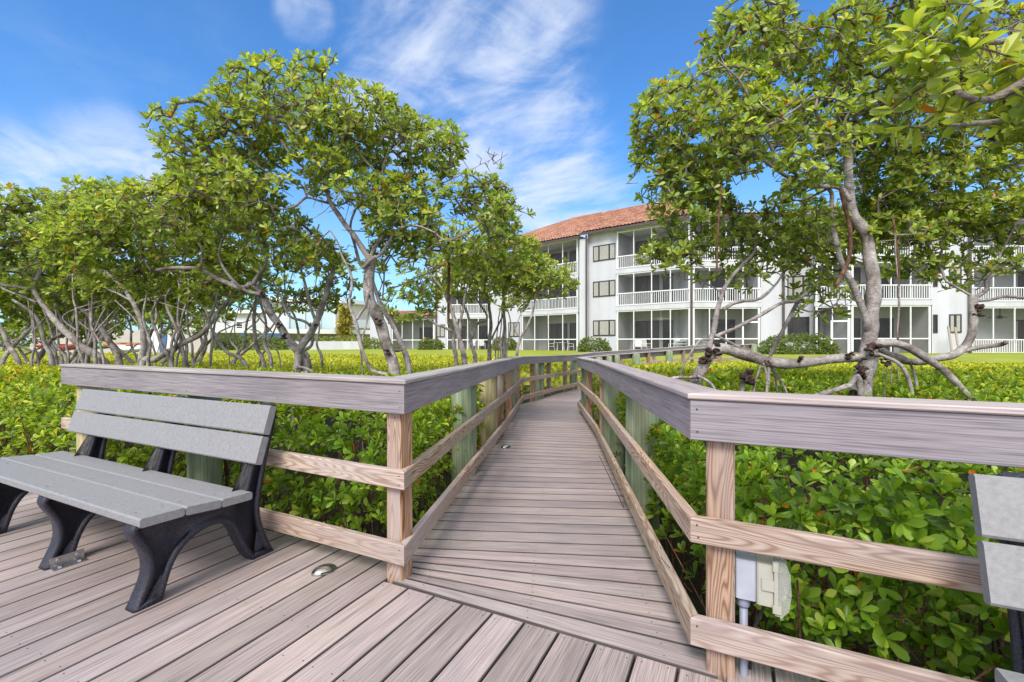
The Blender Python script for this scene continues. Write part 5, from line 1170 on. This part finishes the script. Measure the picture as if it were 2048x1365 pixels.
for px, w_, zz, lab in ((486, .38, 1.75, 'small blue panel above the hedge, left of a wider one'), (541, 1.1, 1.78, 'wide blue panel above the hedge left of the garden wall')):
    mb = MB(); p = pt(px, 44.5)+V((0, 0, zz)); mb.beam(p-V((w_, 0, 0)), p+V((w_, 0, 0)), .04, .62, ch=.01); mb.tube([p-V((w_*.6, -.05, 2.3)), p-V((w_*.6, -.05, -.2))], .03, 6); mb.tube([p+V((w_*.6, .05, -2.3)), p+V((w_*.6, .05, .2))], .03, 6); tag(mb.build('panel', M['bluepl']), lab, 'panel')
def kayak(px, py, Y, L_, mt, label, rz=0.0, name='kayak'):
    c = P(px, py, Y); mb = MB(); n = 12; ss = 14; d = V((math.cos(rz), math.sin(rz), 0)); s_ = V((-d.y, d.x, 0))
    for i in range(ss+1):
        t = -1+2*i/ss; w0 = .36*(1-abs(t)**2.4)+.01; h0 = .17*(1-abs(t)**3)+.02
        for k in range(n):
            a = 2*math.pi*k/n; mb.v.append(c+d*(t*L_/2)+s_*(math.cos(a)*w0)+V((0, 0, math.sin(a)*h0+.14*t*t)))
    for i in range(ss):
        for k in range(n): kk = (k+1) % n; mb.face((i*n+k, i*n+kk, (i+1)*n+kk, (i+1)*n+k))
    mb.face(tuple(range(n))); mb.face(tuple(ss*n+k for k in range(n)))
    root = empty(name, c, label, 'kayak', None); mb.build('hull', mt, root, True)
    ck = MB(); ck.tube([c+V((0, 0, .165)), c+V((0, 0, .20))], .24, 14); ck.build('cockpit', M['bronze'], root)
kayak(120, 696, 26, 2.2, M['red'], 'red kayak lying behind the left grove trunks', 1.2); kayak(200, 692, 27, 2.2, M['greenpl'], 'green kayak between the red and the orange one', .2)
kayak(248, 693, 25.5, 1.9, M['orange'], 'orange kayak under the straight middle stem', .5); kayak(262, 698, 25, 2.3, M['whitemetal'], 'white kayak lowest in the row behind the grove', .1)
for px, mt, lab in ((299, 'whitemetal', 'white upright paddle board, leftmost of the row'), (309, 'whitemetal', 'white upright paddle board, second of the row'), (323, 'bluepl', 'blue upright paddle board between the white ones'), (340, 'whitemetal', 'white upright paddle board, rightmost of the row')):
    b = pt(px, 29)+V((0, 0, .5)); mb = MB(); prof = [(math.cos(a)*.22*(1 if abs(math.sin(a)) < .99 else .9), .85+math.sin(a)*.85) for a in [2*math.pi*k/20 for k in range(20)]]
    mb.extrude(prof, lambda p, l: b+V((p[0], .08*l+.12*p[1], p[1]))); tag(mb.build('paddle_board', M[mt]), lab, 'paddle board')
mb = MB(); frt, Lt = seg_frame(pt(60, 31), pt(420, 33)); mb.box(frt, (0, -.3, -.3), (Lt, 0, 2.1)); tag(mb.build('boundary_wall', M['tan']), 'tan wall behind the kayaks and paddle boards', 'wall')
# palm beside the turquoise building
pb_ = pt(690, 56); pr = empty('palm_tree', pb_+V((0, 0, .5)), 'shaggy brownish palm beside the turquoise building', 'palm')
mb = MB(); mb.tube([pb_+V((0, 0, -.2)), pb_+V((.1, 0, 2)), pb_+V((-.05, 0, 4.9))], [.3, .26, .2], 10, wob=.3); mb.build('trunk', M['palmtrunk'], pr)
pos = []; axs = []
for k in range(46):
    z = RNG.uniform(1.4, 5.2); pos.append(np.array(pb_)+np.array([RNG.normal(0, .2), RNG.normal(0, .2), z])); axs.append([RNG.normal(), RNG.normal()-.3, .4])
foliage('fronds', pos, axs, np.full(46, 1.0), 9, False, (1, 3, 3, 2, 1), M['leaf2'], pr, .0, (20, 95), np.tile([[1.05, .72, .8]], (46, 1)))
# ------------------------------------------------------------------ camera, sun, sky
cam = bpy.data.cameras.new('camera'); co = bpy.data.objects.new('camera', cam); COL.objects.link(co); scene.camera = co
cam.sensor_fit = 'HORIZONTAL'; cam.sensor_width = 36; cam.lens = F/2048*36; cam.shift_y = (H0-682.5)/2048; cam.clip_end = 4000; cam.clip_start = .05
co.location = (0, 0, HC); co.rotation_euler = (math.radians(90), 0, 0)
EL, AZ = math.radians(46), math.radians(200)       # sun high behind the camera, a little to the left
sd_ = V((math.sin(AZ)*math.cos(EL), math.cos(AZ)*math.cos(EL), math.sin(EL)))
sun = bpy.data.lights.new('sun', 'SUN'); sun.energy = 2.1; sun.angle = math.radians(20); sun.color = (1, .95, .87)
so2 = bpy.data.objects.new('sun', sun); COL.objects.link(so2); so2.rotation_euler = sd_.to_track_quat('Z', 'Y').to_euler()
wd = bpy.data.worlds.new('World'); scene.world = wd; wd.use_nodes = True; t = wd.node_tree; bg = t.nodes['Background']
sky = nd(t, 'ShaderNodeTexSky', sky_type='NISHITA'); sky.sun_disc = False; sky.sun_elevation = EL; sky.sun_rotation = AZ; sky.air_density = 1.0; sky.dust_density = .6; sky.ozone_density = 2.5
dirv = nd(t, 'ShaderNodeTexCoord').outputs['Generated']
def skydot(px, py):
    d = V(((px-CX)/F, 1, (H0-py)/F)).normalized(); n = nd(t, 'ShaderNodeVectorMath', operation='DOT_PRODUCT'); t.links.new(dirv, n.inputs[0]); n.inputs[1].default_value = d; return n.outputs['Value']
def mr(v, a, b, lo=0, hi=1):
    n = nd(t, 'ShaderNodeMapRange', interpolation_type='SMOOTHSTEP'); t.links.new(v, n.inputs[0])
    for i, x in enumerate((a, b, lo, hi)): n.inputs[1+i].default_value = x
    return n.outputs[0]
def mth(op, a, b):
    n = nd(t, 'ShaderNodeMath', operation=op)
    for i, x in enumerate((a, b)):
        if isinstance(x, (int, float)): n.inputs[i].default_value = x
        else: t.links.new(x, n.inputs[i])
    return n.outputs[0]
sep = nd(t, 'ShaderNodeSeparateXYZ'); t.links.new(dirv, sep.inputs[0])
zc = mth('MAXIMUM', sep.outputs[2], .06); cu = nd(t, 'ShaderNodeCombineXYZ'); t.links.new(mth('DIVIDE', sep.outputs[0], zc), cu.inputs[0]); t.links.new(mth('DIVIDE', sep.outputs[1], zc), cu.inputs[1])
rot = nd(t, 'ShaderNodeMapping'); rot.inputs['Rotation'].default_value = (0, 0, math.radians(32)); rot.inputs['Scale'].default_value = (1.0, .62, 1); t.links.new(cu.outputs[0], rot.inputs['Vector'])
n1 = noise(t, mapping(t, rot.outputs[0], (1.1, 2.6, 1), (1.3, .4, 0)), 1.3, 8, .62, .5)
n2 = noise(t, mapping(t, dirv, (3, 3, 7)), 1.6, 8, .6, .6)
def blob(px, py, r0, r1): return mr(skydot(px, py), math.cos(math.radians(r0)), math.cos(math.radians(r1)))
m1 = mth('MAXIMUM', mth('MAXIMUM', blob(930, 60, 17, 2), blob(1060, 300, 12, 2)), mth('MAXIMUM', blob(860, 170, 13, 2), mth('MULTIPLY', blob(1130, 410, 12, 2), .7)))
m2 = mth('MAXIMUM', mth('MULTIPLY', blob(240, 350, 8, 1), .72), mth('MULTIPLY', blob(60, 410, 9, 1), .7))
m3 = mth('MULTIPLY', mth('MAXIMUM', blob(610, 25, 4.0, 1), blob(770, 208, 3.5, .8)), 1.0)
m4 = mth('MULTIPLY', mth('MAXIMUM', blob(250, 60, 14, 2), blob(420, 130, 9, 2)), .22)
m5 = mth('MAXIMUM', mr(sep.outputs[2], .68, .88), mr(sep.outputs[1], .05, -.45))      # added unseen cloud overhead and behind the camera, for white fill
mask = mth('MAXIMUM', m5, mth('MAXIMUM', mth('MAXIMUM', m1, m2), mth('MAXIMUM', m3, m4)))
nn = mth('ADD', mth('MULTIPLY', n1, .55), mth('MULTIPLY', n2, .45))
cl_ = mth('MULTIPLY', mr(mth('ADD', nn, mth('MULTIPLY', mask, .12)), .47, .80), mr(mask, .0, .85))
haze_ = mr(sep.outputs[2], .0, .40, .30, .0)
cl_ = mth('MAXIMUM', mth('MINIMUM', mth('ADD', mth('MULTIPLY', cl_, .92), haze_), .95), mth('MULTIPLY', m5, .8))
blue = mixc(t, 'MULTIPLY', 1.0, sky.outputs[0], (.37, .67, .93))
cloudc = nd(t, 'ShaderNodeRGB'); cloudc.outputs[0].default_value = (3.2, 3.5, 4.1, 1)
cc_ = mixc(t, 'MIX', m5, cloudc.outputs[0], (6.6, 6.7, 6.9))      # the added fill cloud is made brighter to lift the shadows
t.links.new(mixc(t, 'MIX', cl_, blue, cc_), bg.inputs['Color']); bg.inputs['Strength'].default_value = .15
scene.view_settings.view_transform = 'Standard'; scene.view_settings.look = 'None'; scene.view_settings.exposure = .84; scene.view_settings.gamma = 1
scene.cycles.use_denoising = True; scene.cycles.max_bounces = 8; scene.cycles.transparent_max_bounces = 16
